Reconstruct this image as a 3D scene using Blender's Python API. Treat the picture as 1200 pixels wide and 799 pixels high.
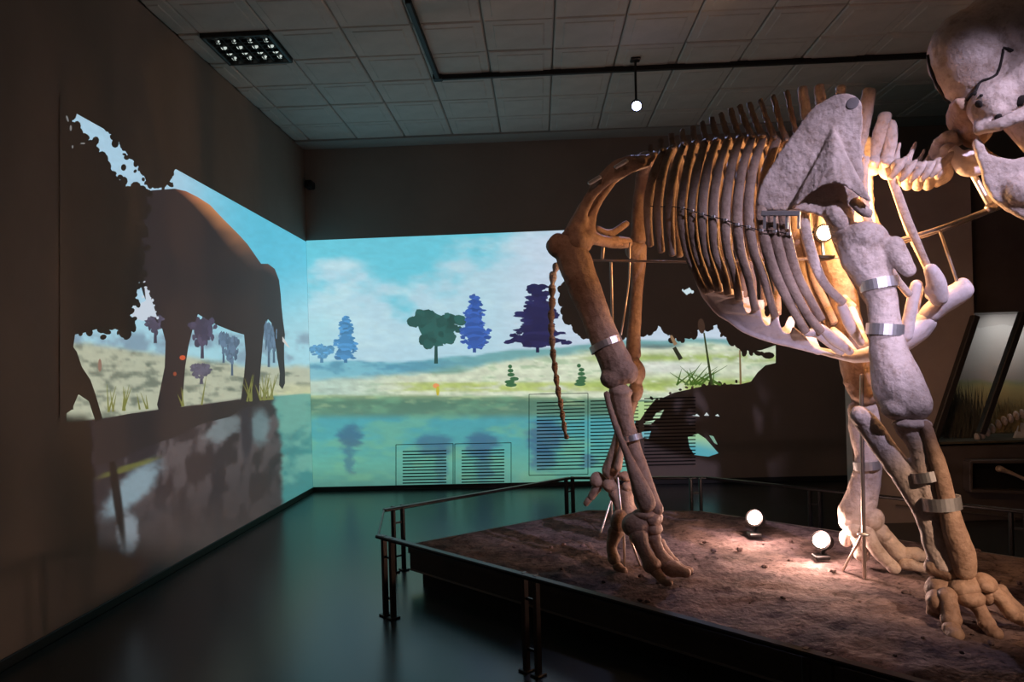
import bpy, bmesh, math, random
import numpy as np
from mathutils import Vector, Matrix, noise
from mathutils.geometry import tessellate_polygon
random.seed(4)
for o in list(bpy.data.objects): bpy.data.objects.remove(o)
scene = bpy.context.scene
C = scene.collection
R = math.radians

# ------------------------------------------------------------------ camera
F, PX, PY = 866.0, 600.0, 425.0
CAM = Vector((0, 0, 1.6))
YAW, ROLL = R(2.1), R(1.6)
fwd = Vector((-math.sin(YAW), math.cos(YAW), 0))
r0 = Vector((math.cos(YAW), math.sin(YAW), 0)); u0 = Vector((0, 0, 1))
cr = r0*math.cos(ROLL) - u0*math.sin(ROLL)
cu = u0*math.cos(ROLL) + r0*math.sin(ROLL)
cd = bpy.data.cameras.new('camera'); cam = bpy.data.objects.new('camera', cd); C.objects.link(cam)
m = Matrix((cr, cu, -fwd)).transposed().to_4x4(); m.translation = CAM
cam.matrix_world = m
cd.sensor_width = 36; cd.lens = 36*F/1200; cd.shift_y = (PY-399.5)/1200
cd.clip_start = .05
scene.camera = cam

# ------------------------------------------------------------------ world, exposure
w = bpy.data.worlds.new('world'); scene.world = w; w.use_nodes = True
w.node_tree.nodes['Background'].inputs[0].default_value = (.85, .78, .74, 1)
w.node_tree.nodes['Background'].inputs[1].default_value = .03
scene.view_settings.view_transform = 'Standard'
scene.view_settings.look = 'None'
scene.view_settings.exposure = 0
scene.view_settings.gamma = 1
scene.view_settings.use_curve_mapping = False

def lamp(kind, name, loc, energy, color, target=None, size=60, blend=.5, rad=.05, parent=None):
    l = bpy.data.lights.new(name, kind); l.energy = energy; l.color = color
    if kind == 'AREA': l.size = rad
    else: l.shadow_soft_size = rad
    if kind == 'SPOT': l.spot_size = R(size); l.spot_blend = blend
    o = bpy.data.objects.new(name, l); C.objects.link(o); o.location = loc
    if target is not None:
        o.rotation_euler = (Vector(target)-Vector(loc)).to_track_quat('-Z', 'Y').to_euler()
    return o

# ------------------------------------------------------------------ measuring helpers
def ray(px, py): return fwd + cr*((px-PX)/F) + cu*((PY-py)/F)
def rd(r, d, z=0): p = r0*r + fwd*d; p.z = z; return p
def at(px, py, d): return CAM + ray(px, py)*d
def onp(px, py, pt, n):
    q = ray(px, py); return CAM + q*((pt-CAM).dot(n)/q.dot(n))
def gz(px, py, z): return onp(px, py, Vector((0, 0, z)), u0)
HEAD = R(30)                                   # the animal's heading against the picture plane
N = r0*math.sin(HEAD) + fwd*math.cos(HEAD)     # towards its far side
UX = r0*math.cos(HEAD) - fwd*math.sin(HEAD)    # towards its head
MID = rd(2.18, 4.0)
def S(px, py, v):
    return onp(px, py, MID + N*v, N)
def mir(p):
    return p - N*(2*((p-MID).dot(N)))
def mpp(p): return (p-CAM).dot(fwd)/F          # metres for one pixel at p

corner = gz(367, 576, 0)
XL, YB = corner.x, corner.y
ZC = onp(353.5, 174, Vector((0, YB, 0)), Vector((0, 1, 0))).z
ZP = .30                                       # top of the platform

# ------------------------------------------------------------------ materials
MATS = {}
def srgb(c):
    return tuple(((x/255)/12.92 if x/255 <= .04045 else ((x/255+.055)/1.055)**2.4) for x in c)
def mat(name, col, rough=.6, metal=0, var=0, scale=8, bump=0, bscale=40, spec=.5, col2=None, emit=None, estr=1, trans=0, fine=0):
    if name in MATS: return MATS[name]
    mt = bpy.data.materials.new(name); mt.use_nodes = True; nt = mt.node_tree
    b = nt.nodes['Principled BSDF']
    b.inputs['Base Color'].default_value = (*col, 1); b.inputs['Roughness'].default_value = rough
    b.inputs['Metallic'].default_value = metal; b.inputs['Specular IOR Level'].default_value = spec
    if trans: b.inputs['Transmission Weight'].default_value = trans; b.inputs['IOR'].default_value = 1.1
    if emit: b.inputs['Emission Color'].default_value = (*emit, 1); b.inputs['Emission Strength'].default_value = estr
    tc = nt.nodes.new('ShaderNodeTexCoord')
    if var or col2:
        n = nt.nodes.new('ShaderNodeTexNoise'); n.inputs['Scale'].default_value = scale; n.inputs['Detail'].default_value = 8
        n.inputs['Roughness'].default_value = .65
        nt.links.new(tc.outputs['Object'], n.inputs['Vector'])
        rp = nt.nodes.new('ShaderNodeValToRGB')
        c2 = col2 or tuple(x*(1-var) for x in col)
        rp.color_ramp.elements[0].position = .35; rp.color_ramp.elements[1].position = .65
        rp.color_ramp.elements[0].color = (*c2, 1); rp.color_ramp.elements[1].color = (*col, 1)
        nt.links.new(n.outputs['Fac'], rp.inputs['Fac']); nt.links.new(rp.outputs['Color'], b.inputs['Base Color'])
    if fine:
        src = b.inputs['Base Color'].links[0].from_socket
        n3 = nt.nodes.new('ShaderNodeTexNoise'); n3.inputs['Scale'].default_value = 24; n3.inputs['Detail'].default_value = 5; n3.inputs['Roughness'].default_value = .7
        nt.links.new(tc.outputs['Object'], n3.inputs['Vector'])
        r3 = nt.nodes.new('ShaderNodeValToRGB'); r3.color_ramp.elements[0].position = .34; r3.color_ramp.elements[1].position = .5
        r3.color_ramp.elements[0].color = (1-fine, (1-fine)*.95, (1-fine)*.9, 1); r3.color_ramp.elements[1].color = (1, 1, 1, 1)
        nt.links.new(n3.outputs['Fac'], r3.inputs['Fac'])
        mm = nt.nodes.new('ShaderNodeMix'); mm.data_type = 'RGBA'; mm.blend_type = 'MULTIPLY'; mm.inputs['Factor'].default_value = 1
        nt.links.new(src, mm.inputs['A']); nt.links.new(r3.outputs['Color'], mm.inputs['B']); nt.links.new(mm.outputs['Result'], b.inputs['Base Color'])
    if bump:
        n2 = nt.nodes.new('ShaderNodeTexNoise'); n2.inputs['Scale'].default_value = bscale; n2.inputs['Detail'].default_value = 6
        nt.links.new(tc.outputs['Object'], n2.inputs['Vector'])
        bp = nt.nodes.new('ShaderNodeBump'); bp.inputs['Strength'].default_value = bump; bp.inputs['Distance'].default_value = .01
        nt.links.new(n2.outputs['Fac'], bp.inputs['Height']); nt.links.new(bp.outputs['Normal'], b.inputs['Normal'])
    MATS[name] = mt
    return mt
WALL = (.27, .215, .18)
M_wall = mat('wall_paint', WALL, .75, var=.12, scale=1.5, bump=.05, bscale=90)
M_ceil = mat('ceiling_paint', (.36, .35, .33), .8, var=.1, scale=2)
M_tile = mat('ceiling_tile', (.55, .51, .475), .8, var=.14, scale=3.5, bump=.1, bscale=120)
M_floor = mat('floor_vinyl', (.03, .036, .036), .27, var=.35, scale=1.2, bump=.03, bscale=6)
M_black = mat('black_plinth', (.006, .006, .006), .6, var=.2)
M_dark = mat('dark_metal', (.022, .021, .021), .38, .6, var=.2, scale=14)
M_post = mat('post_metal', (.13, .105, .09), .35, .8, var=.2, scale=14)
M_steel = mat('steel', (.85, .83, .82), .36, .85, var=.12, scale=30)
M_rod = mat('rod_steel', (.62, .54, .48), .3, .9, var=.12, scale=30)
M_fascia = mat('platform_fascia', (.055, .042, .034), .6, var=.25, scale=6)
M_trim = mat('trim_metal', (.3, .26, .23), .35, .7, var=.1)
M_earth = mat('earth', (.235, .17, .16), .95, scale=5, bump=1.0, bscale=30, spec=.1, col2=(.07, .05, .05), fine=.65)
M_bone = mat('bone', (.62, .52, .47), .65, scale=6, bump=.8, bscale=42, spec=.3, col2=(.45, .36, .31), fine=.2)
M_rib = mat('bone_rib', (.36, .265, .205), .6, scale=5, bump=.6, bscale=45, spec=.3, col2=(.22, .155, .12), fine=.22)
M_brown = mat('bone_brown', (.45, .305, .215), .62, scale=4.5, bump=.7, bscale=42, spec=.3, col2=(.27, .17, .12), fine=.25)
M_plaster = mat('plaster', (.82, .74, .74), .7, scale=8, bump=.25, bscale=60, spec=.2, col2=(.68, .60, .60), fine=.12)
M_pit = mat('pit_dark', (.02, .015, .012), .9, var=.3)
M_wood = mat('case_frame', (.03, .027, .026), .45, var=.25, scale=10)
M_case = mat('case_panel', (.10, .082, .08), .4, var=.25, scale=4)
M_white = mat('white_plastic', (.7, .7, .68), .4, var=.06)

# ------------------------------------------------------------------ object helpers
def mkobj(name, verts, faces, mt, parent=None, smooth=False, cols=None):
    me = bpy.data.meshes.new(name); me.from_pydata([tuple(v) for v in verts], [], faces)
    if mt: me.materials.append(mt)
    if cols is not None:
        a = me.color_attributes.new('Col', 'FLOAT_COLOR', 'POINT')
        a.data.foreach_set('color', np.asarray(cols, dtype=np.float32).ravel())
    if smooth: me.polygons.foreach_set('use_smooth', [True]*len(me.polygons))
    me.update()
    o = bpy.data.objects.new(name, me); C.objects.link(o)
    if parent: attach(o, parent)
    return o
def attach(o, p):
    o.parent = p
    bpy_inv = Matrix.Translation(-Vector(p['_o'])) if '_o' in p else Matrix()
    o.matrix_parent_inverse = bpy_inv
def tag(o, label, cat, group=None):
    o['label'] = label; o['category'] = cat
    if group: o['group'] = group
    return o
def struct(o, label=None, cat=None):
    o['kind'] = 'structure'
    if label: o['label'] = label
    if cat: o['category'] = cat
    return o
def thing(name, label, cat, loc, group=None):
    o = bpy.data.objects.new(name, None); C.objects.link(o); o.empty_display_size = .1
    o.location = loc; o['_o'] = tuple(loc)
    return tag(o, label, cat, group)

class MB:
    def __init__(s): s.v = []; s.f = []
    def add(s, vs, fs):
        k = len(s.v); s.v += [Vector(x) for x in vs]; s.f += [tuple(i+k for i in f) for f in fs]; return s
    def box(s, c, sx, sy, sz, ax=None, bev=0):
        ax = ax or (Vector((1, 0, 0)), Vector((0, 1, 0)), Vector((0, 0, 1))); c = Vector(c)
        b = min(bev, sx*.49, sy*.49, sz*.49)
        if b <= 0:
            vs = [c+ax[0]*(x*sx/2)+ax[1]*(y*sy/2)+ax[2]*(z*sz/2) for z in (-1, 1) for y in (-1, 1) for x in (-1, 1)]
            return s.add(vs, [(0, 2, 3, 1), (4, 5, 7, 6), (0, 1, 5, 4), (2, 6, 7, 3), (0, 4, 6, 2), (1, 3, 7, 5)])
        rings = []
        for z, q in ((-1, b), (-1, 0), (1, 0), (1, b)):
            hx, hy = sx/2-q, sy/2-q
            zz = z*(sz/2 - (0 if q else b))
            ring = [(-hx+b*(1-bool(q)), -hy), (hx-b*(1-bool(q)), -hy), (hx, -hy+b*(1-bool(q))), (hx, hy-b*(1-bool(q))),
                    (hx-b*(1-bool(q)), hy), (-hx+b*(1-bool(q)), hy), (-hx, hy-b*(1-bool(q))), (-hx, -hy+b*(1-bool(q)))]
            rings.append([c+ax[0]*x+ax[1]*y+ax[2]*zz for x, y in ring])
        vs = [p for r_ in rings for p in r_]
        fs = [tuple(range(7, -1, -1)), tuple(range(24, 32))]
        for k in range(3):
            for i in range(8):
                j = (i+1) % 8; fs.append((k*8+i, k*8+j, k*8+8+j, k*8+8+i))
        return s.add(vs, fs)
    def beam(s, a, b, wd, ht, up=u0, bev=0):
        a, b = Vector(a), Vector(b); d = b-a; L = d.length; d.normalize()
        x = d.cross(up); x.normalize(); z = x.cross(d)
        return s.box((a+b)/2, L, wd, ht, (d, x, z), bev)
    def tube(s, pts, n=10, sub=4, flat=1.0, ref=None, caps=True):
        P = [Vector(p[0]) for p in pts]; rr = [p[1] for p in pts]; k = len(P)
        if sub > 1 and k > 2:
            Q, q = [], []
            for i in range(k-1):
                p0, p1, p2, p3 = P[max(i-1, 0)], P[i], P[i+1], P[min(i+2, k-1)]
                a0, a1, a2, a3 = rr[max(i-1, 0)], rr[i], rr[i+1], rr[min(i+2, k-1)]
                for j in range(sub):
                    t = j/sub
                    h = (2*t**3-3*t**2+1, t**3-2*t**2+t, -2*t**3+3*t**2, t**3-t**2)
                    Q.append(p1*h[0]+(p2-p0)*.5*h[1]+p2*h[2]+(p3-p1)*.5*h[3])
                    q.append(max(a1*h[0]+(a2-a0)*.5*h[1]+a2*h[2]+(a3-a1)*.5*h[3], .0005))
            Q.append(P[-1]); q.append(rr[-1]); P, rr = Q, q
        k = len(P)
        T = [(P[min(i+1, k-1)]-P[max(i-1, 0)]).normalized() for i in range(k)]
        if ref is None:
            ref = Vector((.3, .2, .93)) if abs(T[0].z) < .8 else Vector((.9, .3, .1))
        rings = []
        def ring(c, t, r_):
            a = ref - t*ref.dot(t)
            if a.length < 1e-4: a = t.orthogonal()
            a.normalize(); b = t.cross(a)
            rings.append([c + a*(math.cos(x)*r_*flat) + b*(math.sin(x)*r_) for x in [2*math.pi*i/n for i in range(n)]])
        if caps:
            for an in (75, 45, 20): ring(P[0]-T[0]*(rr[0]*min(flat, 1)*math.sin(R(an))), T[0], rr[0]*math.cos(R(an)))
        for i in range(k): ring(P[i], T[i], rr[i])
        if caps:
            for an in (20, 45, 75): ring(P[-1]+T[-1]*(rr[-1]*min(flat, 1)*math.sin(R(an))), T[-1], rr[-1]*math.cos(R(an)))
        vs = [p for g in rings for p in g]; fs = []
        for g in range(len(rings)-1):
            for i in range(n):
                j = (i+1) % n; fs.append((g*n+i, g*n+j, g*n+n+j, g*n+n+i))
        fs.append(tuple(range(n-1, -1, -1))); e = (len(rings)-1)*n; fs.append(tuple(range(e, e+n)))
        return s.add(vs, fs)
    def ell(s, c, ax, nu=14, nv=9):
        vs = [c+ax[2]]; fs = []
        for j in range(1, nv):
            th = math.pi*j/nv
            for i in range(nu):
                ph = 2*math.pi*i/nu
                vs.append(c+ax[0]*(math.sin(th)*math.cos(ph))+ax[1]*(math.sin(th)*math.sin(ph))+ax[2]*math.cos(th))
        vs.append(c-ax[2]); e = len(vs)-1
        for i in range(nu):
            j = (i+1) % nu; fs.append((0, 1+i, 1+j)); fs.append((e, e-nu+j, e-nu+i))
            for g in range(nv-2): fs.append((1+g*nu+i, 1+g*nu+nu+i, 1+g*nu+nu+j, 1+g*nu+j))
        if ax[0].cross(ax[1]).dot(ax[2]) < 0: fs = [tuple(reversed(f)) for f in fs]
        return s.add(vs, fs)
    def plate(s, front, back):
        """closed slab between two matching outlines"""
        n = len(front); tri = tessellate_polygon([front])
        nrm = Vector()
        for i in range(n): nrm += front[i].cross(front[(i+1) % n])
        d = back[0]-front[0]
        flip = nrm.dot(d) > 0
        vs = list(front)+list(back); fs = []
        for t in tri:
            a, b, c = t
            tn = (front[b]-front[a]).cross(front[c]-front[a])
            if tn.dot(d) > 0: a, b, c = a, c, b
            fs.append((a, b, c)); fs.append((c+n, b+n, a+n))
        for i in range(n):
            j = (i+1) % n
            fs.append((j, i, i+n, j+n) if not flip else (i, j, j+n, i+n))
        return s.add(vs, fs)
    def build(s, name, mt, parent=None, smooth=False): return mkobj(name, s.v, s.f, mt, parent, smooth)

LAT3 = np.random.RandomState(3).rand(32, 32, 32)*2-1
def noise3(P):
    i = np.floor(P).astype(int); f = P-i; f = f*f*(3-2*f); i %= 32; k = (i+1) % 32; r_ = 0
    for a in (0, 1):
        for b_ in (0, 1):
            for c in (0, 1):
                r_ = r_+LAT3[(k if a else i)[:, 0], (k if b_ else i)[:, 1], (k if c else i)[:, 2]]*(f[:, 0] if a else 1-f[:, 0])*(f[:, 1] if b_ else 1-f[:, 1])*(f[:, 2] if c else 1-f[:, 2])
    return r_
PEND = []
def remesh(mb, name, mt, parent, voxel=.01, smooth=4, amp=.003, freq=14):
    """pieces fused into one bone surface; evaluated together in fuse_all()"""
    me = bpy.data.meshes.new(name); me.from_pydata([tuple(v) for v in mb.v], [], mb.f); me.update()
    bm = bmesh.new(); bm.from_mesh(me); bmesh.ops.recalc_face_normals(bm, faces=bm.faces); bm.to_mesh(me); bm.free()
    t = bpy.data.objects.new(name, me); C.objects.link(t)
    rm = t.modifiers.new('r', 'REMESH'); rm.mode = 'VOXEL'; rm.voxel_size = voxel
    if smooth:
        sm = t.modifiers.new('s', 'SMOOTH'); sm.factor = .5; sm.iterations = smooth
    if parent: attach(t, parent)
    PEND.append((t, mt, amp, freq))
    return t
def fuse_all():
    bpy.context.view_layer.update()
    dg = bpy.context.evaluated_depsgraph_get()
    res = [bpy.data.meshes.new_from_object(t.evaluated_get(dg)) for t, mt, amp, freq in PEND]
    for out, (t, mt, amp, freq) in zip(res, PEND):
        old = t.data; t.modifiers.clear(); t.data = out; nm = old.name; bpy.data.meshes.remove(old); out.name = nm
        out.materials.clear(); out.materials.append(mt)
        n = len(out.vertices)
        if amp and n:
            co = np.empty(n*3, np.float32); out.vertices.foreach_get('co', co); co = co.reshape(-1, 3)
            no = np.empty(n*3, np.float32); out.vertex_normals.foreach_get('vector', no); no = no.reshape(-1, 3)
            d = amp*(noise3(co*freq+50)+.5*noise3(co*freq*2.7+90)); out.vertices.foreach_set('co', (co+no*d[:, None]).ravel().astype(np.float32))
        out.polygons.foreach_set('use_smooth', [True]*len(out.polygons)); out.update()
    PEND.clear()

# ================================================================== SETTING
XR, YF = 7.2, -3.5
b = MB(); b.box(((XL+XR)/2, (YB+YF)/2, -.05), XR-XL+.6, YB-YF+.6, .1)
struct(b.build('floor', M_floor), 'dark glossy floor mirroring the projected lake', 'floor')
b = MB(); b.box((XL-.1, (YB+YF)/2, ZC/2), .2, YB-YF, ZC)
wl = struct(b.build('wall_left', M_wall), 'dark brown side wall carrying the projected elephant', 'wall')
b = MB(); b.box(((XL+XR)/2, YB+.1, ZC/2), XR-XL+.6, .2, ZC)
wb = struct(b.build('wall_back', M_wall), 'dark end wall carrying the projected lake view', 'wall')
b = MB(); b.box(((XL+XR)/2, (YB+YF)/2, ZC+.09), XR-XL+.6, YB-YF+.6, .12)
ce = struct(b.build('ceiling', M_ceil), 'suspended ceiling of grey square panels', 'ceiling')
b = MB(); b.box((XR+.1, (YB+YF)/2, ZC/2), .2, YB-YF, ZC)
struct(b.build('wall_right', M_wall), 'dark side wall behind the diorama case', 'wall')
b = MB(); b.box((XL+.008, (YB+YF)/2, .03), .016, YB-YF, .06, bev=.004)
struct(b.build('baseboard_left', M_black), 'black skirting along the side wall', 'baseboard')
b = MB(); b.box(((XL+XR)/2, YB-.008, .03), XR-XL, .016, .06, bev=.004)
struct(b.build('baseboard_back', M_black), 'black skirting along the end wall', 'baseboard')

# ceiling: plain border strip along the side wall, then 60 cm panels
g0 = gz(363, 94, ZC)
TS = .6
X0 = g0.x - TS*3
while X0 - TS > XL + .22: X0 -= TS
tile_m = None
ylines = [gz(420, 96, ZC).y + TS*k for k in range(-8, 5)]
ylines = [y for y in ylines if y < YB-.1]
troffer_c = gz(291, 50, ZC)
border = MB(); border.box(((XL+X0-.01)/2, (YB+YF)/2, ZC+.005), X0-.01-XL, YB-YF, .05)
o = border.build('border_strip', M_ceil, None); o.parent = ce
o = MB().box(((X0+XR)/2, (ylines[-1]+.004+YB)/2, ZC+.005), XR-X0, YB-ylines[-1]-.012, .05).build('border_strip', M_ceil); o.parent = ce
def tile_mesh():
    h = TS/2-.006; bm = MB()
    rings = []
    for q, z in ((h, .03), (h, .004), (h-.012, -.006), (h-.075, -.006), (h-.085, -.012)):
        rings.append([Vector((x*q, y*q, z)) for x, y in ((-1, -1), (-1, 1), (1, 1), (1, -1))])
    vs = [p for g in rings for p in g]; fs = []
    for k in range(4):
        for i in range(4):
            j = (i+1) % 4; fs.append((k*4+i, k*4+j, k*4+4+j, k*4+4+i))
    fs.append((16, 17, 18, 19))
    bm.add(vs, fs); return bm
ti = 0
tx, ty = None, None
for y0 in ylines[:-1]:
    nx = int((XR-X0)/TS)
    for i in range(nx):
        cx, cy = X0+TS*(i+.5), y0+TS/2
        if abs(cx-troffer_c.x) < TS/2 and abs(cy-troffer_c.y) < TS/2: tx, ty = cx, cy; continue
        if cx - cy*.85 > .8: continue
        if tile_m is None:
            o = tile_mesh().build('ceiling_panel', M_tile); tile_m = o.data
        else:
            o = bpy.data.objects.new('ceiling_panel', tile_m); C.objects.link(o)
        ti += 1
        o.location = (cx, cy, ZC+random.uniform(-.004, .004)); o.parent = ce
        o.rotation_euler = (random.uniform(-.004, .004), random.uniform(-.006, .006), 0)

# recessed louvred light in the ceiling
if tx is None: tx, ty = troffer_c.x, troffer_c.y
t = thing('ceiling_louvre_light', 'square recessed ceiling light with dark louvre grid and rows of small white bulbs', 'light', (tx, ty, ZC))
M_lou = mat('louvre_grey', (.05, .05, .048), .4, .4, var=.2)
M_led = mat('led_bulb', (.8, .85, .82), .4, emit=srgb((215, 228, 220)), estr=.8)
b = MB()
for sx, sy, lx, ly in ((-1, 0, .03, .6), (1, 0, .03, .6), (0, -1, .6, .03), (0, 1, .6, .03)):
    b.box((tx+sx*.285, ty+sy*.285, ZC-.012), lx, ly, .05, bev=.006)
b.build('frame', M_lou, t)
MB().box((tx, ty, ZC+.028), .56, .56, .006).build('backing', M_black, t)
for k in range(1, 8):
    MB().box((tx-.28+.07*k, ty, ZC-.004), .008, .55, .035).build('louvre_blade', M_lou, t)
    MB().box((tx, ty-.28+.07*k, ZC-.004), .55, .008, .03).build('louvre_blade', M_lou, t)
for i in range(4):
    for j in range(5):
        MB().ell(Vector((tx-.21+.14*i, ty-.245+.115*j, ZC-.005)), (Vector((.026, 0, 0)), Vector((0, .02, 0)), Vector((0, 0, .016)))).build('bulb', M_led, t, True)

# dark lighting track, an L on the ceiling
ka, kb, kc = gz(478, 0, ZC-.03), gz(513, 91, ZC-.03), gz(1180, 58, ZC-.03)
kc.y = kb.y + (kc.y-kb.y)*.4; ka.x = kb.x - .02
t = thing('lighting_track', 'dark L shaped lighting track fixed under the ceiling panels', 'track', kb)
MB().beam(kb, kc, .045, .05, bev=.006).build('track_rail', M_black, t)
MB().beam(ka, kb, .045, .05, bev=.006).build('track_rail', M_black, t)
MB().box(kb, .09, .09, .055, bev=.008).build('corner_joint', M_black, t)

def spotlight(label, p, target, energy, color, top, spot=50, estr=25, base=None, blend=.5, group=None, rl=.045):
    """lamp head at p aimed at target, hung from (or stood on) top"""
    p, target, top = Vector(p), Vector(target), Vector(top)
    t = thing('spotlight', label, 'lamp', top, group)
    d = (target-p).normalized(); a = d.orthogonal().normalized(); c = d.cross(a)
    bk = p-d*.13
    MB().tube([(bk, rl*.7), (bk+d*.02, rl), (p-d*.005, rl*1.12)], n=18, sub=1, caps=False).build('housing', M_dark, t)
    MB().tube([(p-d*.012, rl*1.2), (p+d*.006, rl*1.2)], n=18, sub=1, caps=False).build('rim', M_dark, t)
    lm = mat('lamp_lens_%02d%02d%02d' % tuple(int(x*99) for x in color), (.9, .9, .9), .3, emit=color, estr=estr)
    MB().ell(p+d*.006, (a*rl*.95, c*rl*.95, d*.012)).build('lens', lm, t, True)
    MB().tube([(top, .012), ((top+bk)/2, .012), (bk+d*.06, .012)], n=8, sub=2).build('stem', M_dark, t)
    MB().box(top, .09, .09, .025, bev=.006).build('mounting_plate', M_dark, t)
    l = lamp('SPOT', 'spot_light', p+d*.025, energy, color, target, spot, blend, .04)
    l.parent = t; l.matrix_parent_inverse = Matrix.Translation(-top)
    return t

# ================================================================== PROJECTED PICTURE (flat light image on the two walls)
def pic_mat():
    mt = bpy.data.materials.new('projected_image'); mt.use_nodes = True; nt = mt.node_tree
    b = nt.nodes['Principled BSDF']; b.inputs['Base Color'].default_value = (*[x*.94 for x in WALL], 1); b.inputs['Roughness'].default_value = .75
    at_ = nt.nodes.new('ShaderNodeAttribute'); at_.attribute_name = 'Col'
    nt.links.new(at_.outputs['Color'], b.inputs['Emission Color']); b.inputs['Emission Strength'].default_value = 1
    return mt
M_pic = pic_mat()
DK = (30, 25, 23)
rng = np.random.RandomState(7)
LAT = rng.rand(256, 256)
def vnoise(x, y):
    xi = np.floor(x).astype(int); yi = np.floor(y).astype(int); fx = x-xi; fy = y-yi
    fx = fx*fx*(3-2*fx); fy = fy*fy*(3-2*fy)
    g = lambda a, c: LAT[a % 256, c % 256]
    return (g(xi, yi)*(1-fx)+g(xi+1, yi)*fx)*(1-fy)+(g(xi, yi+1)*(1-fx)+g(xi+1, yi+1)*fx)*fy
def fbm(x, y, o=5):
    s = 0; a = .5; tot = 0
    for k in range(o): s = s+a*vnoise(x*2**k+k*17.3, y*2**k+k*9.1); tot += a; a *= .55
    return s/tot
def ss(a, b_, x): t = np.clip((x-a)/(b_-a), 0, 1); return t*t*(3-2*t)
def mix(c1, c2, t): return c1+(np.asarray(c2, float)-c1)*t[..., None]
def ell_m(x, y, cx, cy, rx, ry): return 1-ss(.55, 1.15, np.sqrt(((x-cx)/rx)**2+((y-cy)/ry)**2))

def back_colour(x, y):
    n = fbm(x/60, y/32); n2 = fbm(x/22+40, y/5+3); n3 = fbm(x/9+5, y/3+80)
    c = np.zeros(x.shape+(3,)) + np.array((104, 194, 213.))
    cl = fbm(x/48+3, y/26+11)
    mk = (y-306)/46 + np.clip((x-505)/90, -.35, 1.4) + 2.6*(cl-.5) + .85*np.exp(-((x-402)/34)**2-((y-316)/20)**2)
    c = mix(c, (174, 208, 222), ss(-.1, 1.1, mk))
    c = mix(c, (192, 222, 228), .6*ss(.45, .75, fbm(x/40+20, y/18))*ss(.1, .9, mk))
    c = mix(c, (198, 208, 226), ss(560, 650, x)*.7)
    c = mix(c, (150, 205, 214), .6*(1-ss(357, 430, x))*ss(330, 400, y))
    wob = 5*(fbm(x/35, x*0+2)-.5)
    h1 = np.interp(x, [357, 400, 470, 560, 650, 740, 900], [426, 423, 424, 415, 407, 398, 395])+wob
    c = mix(c, mix(mix(np.zeros_like(c)+(118, 180, 196.), (84, 146, 172), ss(.4, .65, n2)), (112, 164, 166), ss(430, 620, x)), ss(-1.5, 2, y-h1))
    h2 = np.interp(x, [357, 420, 480, 560, 650, 740, 900], [444, 441, 437, 428, 415, 404, 398])+wob
    md = mix(np.zeros_like(c)+(205, 214, 190.), (132, 160, 128), .6*ss(.54, .74, n2))
    md = mix(md, (150, 182, 178), .6*(1-ss(380, 480, x)))
    band = ss(446, 450, y)*(1-ss(457, 460, y))*ss(440, 500, x)
    md = mix(md, (172, 188, 104), band*ss(.3, .6, n2)*.85)
    gb = np.maximum(np.exp(-((y-419-2*(n-.5))/4.5)**2), np.exp(-((y-449)/6.5)**2))
    md = mix(md, (152, 174, 96), .9*ss(660, 720, x)*gb*ss(.25, .5, fbm(x/14, y/4)))
    md = mix(md, (84, 132, 122), .7*ell_m(x, y, 520, 433, 34, 6))
    md = mix(md, (70, 92, 96), .8*ell_m(x, y, 770, 404, 34, 5))
    md = mix(md, (214, 218, 212), .7*ell_m(x, y, 780, 430, 60, 8))
    md = md*(1+.2*(n3-.5)+.12*(n2-.5))[..., None]
    c = mix(c, md, ss(-3, 5, y-h2+7*(n2-.5)))
    sh = np.interp(x, [357, 470, 620, 750, 900], [462, 463, 464, 468, 470])
    wt = np.zeros_like(c)
    for k in range(3):
        wt[..., k] = np.interp(y, [462, 470, 484, 492, 515, 545, 576], [[140, 76, 74, 66, 68, 88, 82][k*0+0] if False else q for q in
                     ([150, 84, 88, 76, 80, 96, 88], [168, 124, 130, 156, 160, 164, 146], [130, 106, 114, 166, 164, 148, 136])[k]])
    wt = mix(wt, (196, 214, 160), ss(.55, .75, n2)*.45*(1-ss(470, 492, y)))
    wt = mix(wt, (120, 176, 140), .5*ss(.5, .7, fbm(x/45+9, y/14)))
    for cx, cy, rx, ry, q in ((410, 512, 16, 17, .7), (410, 540, 8, 16, .5), (508, 520, 26, 16, .6), (517, 545, 10, 26, .4), (565, 520, 22, 18, .7),
                              (567, 548, 12, 20, .5), (640, 512, 26, 24, .75), (636, 540, 16, 16, .6), (690, 540, 10, 10, .6)):
        wt = mix(wt, (56, 84, 122), q*.9*ell_m(x+16*(n3-.5), y+16*(n2-.5), cx, cy, rx, ry)*(.75+.5*n3))
    wt = wt*(1-.12*ss(545, 576, y))[..., None]
    c = mix(c, wt, ss(-1, 1.5, y-sh-3*(n2-.5)))
    c = c*(1+.10*(n3-.5))[..., None]
    return c
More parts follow.
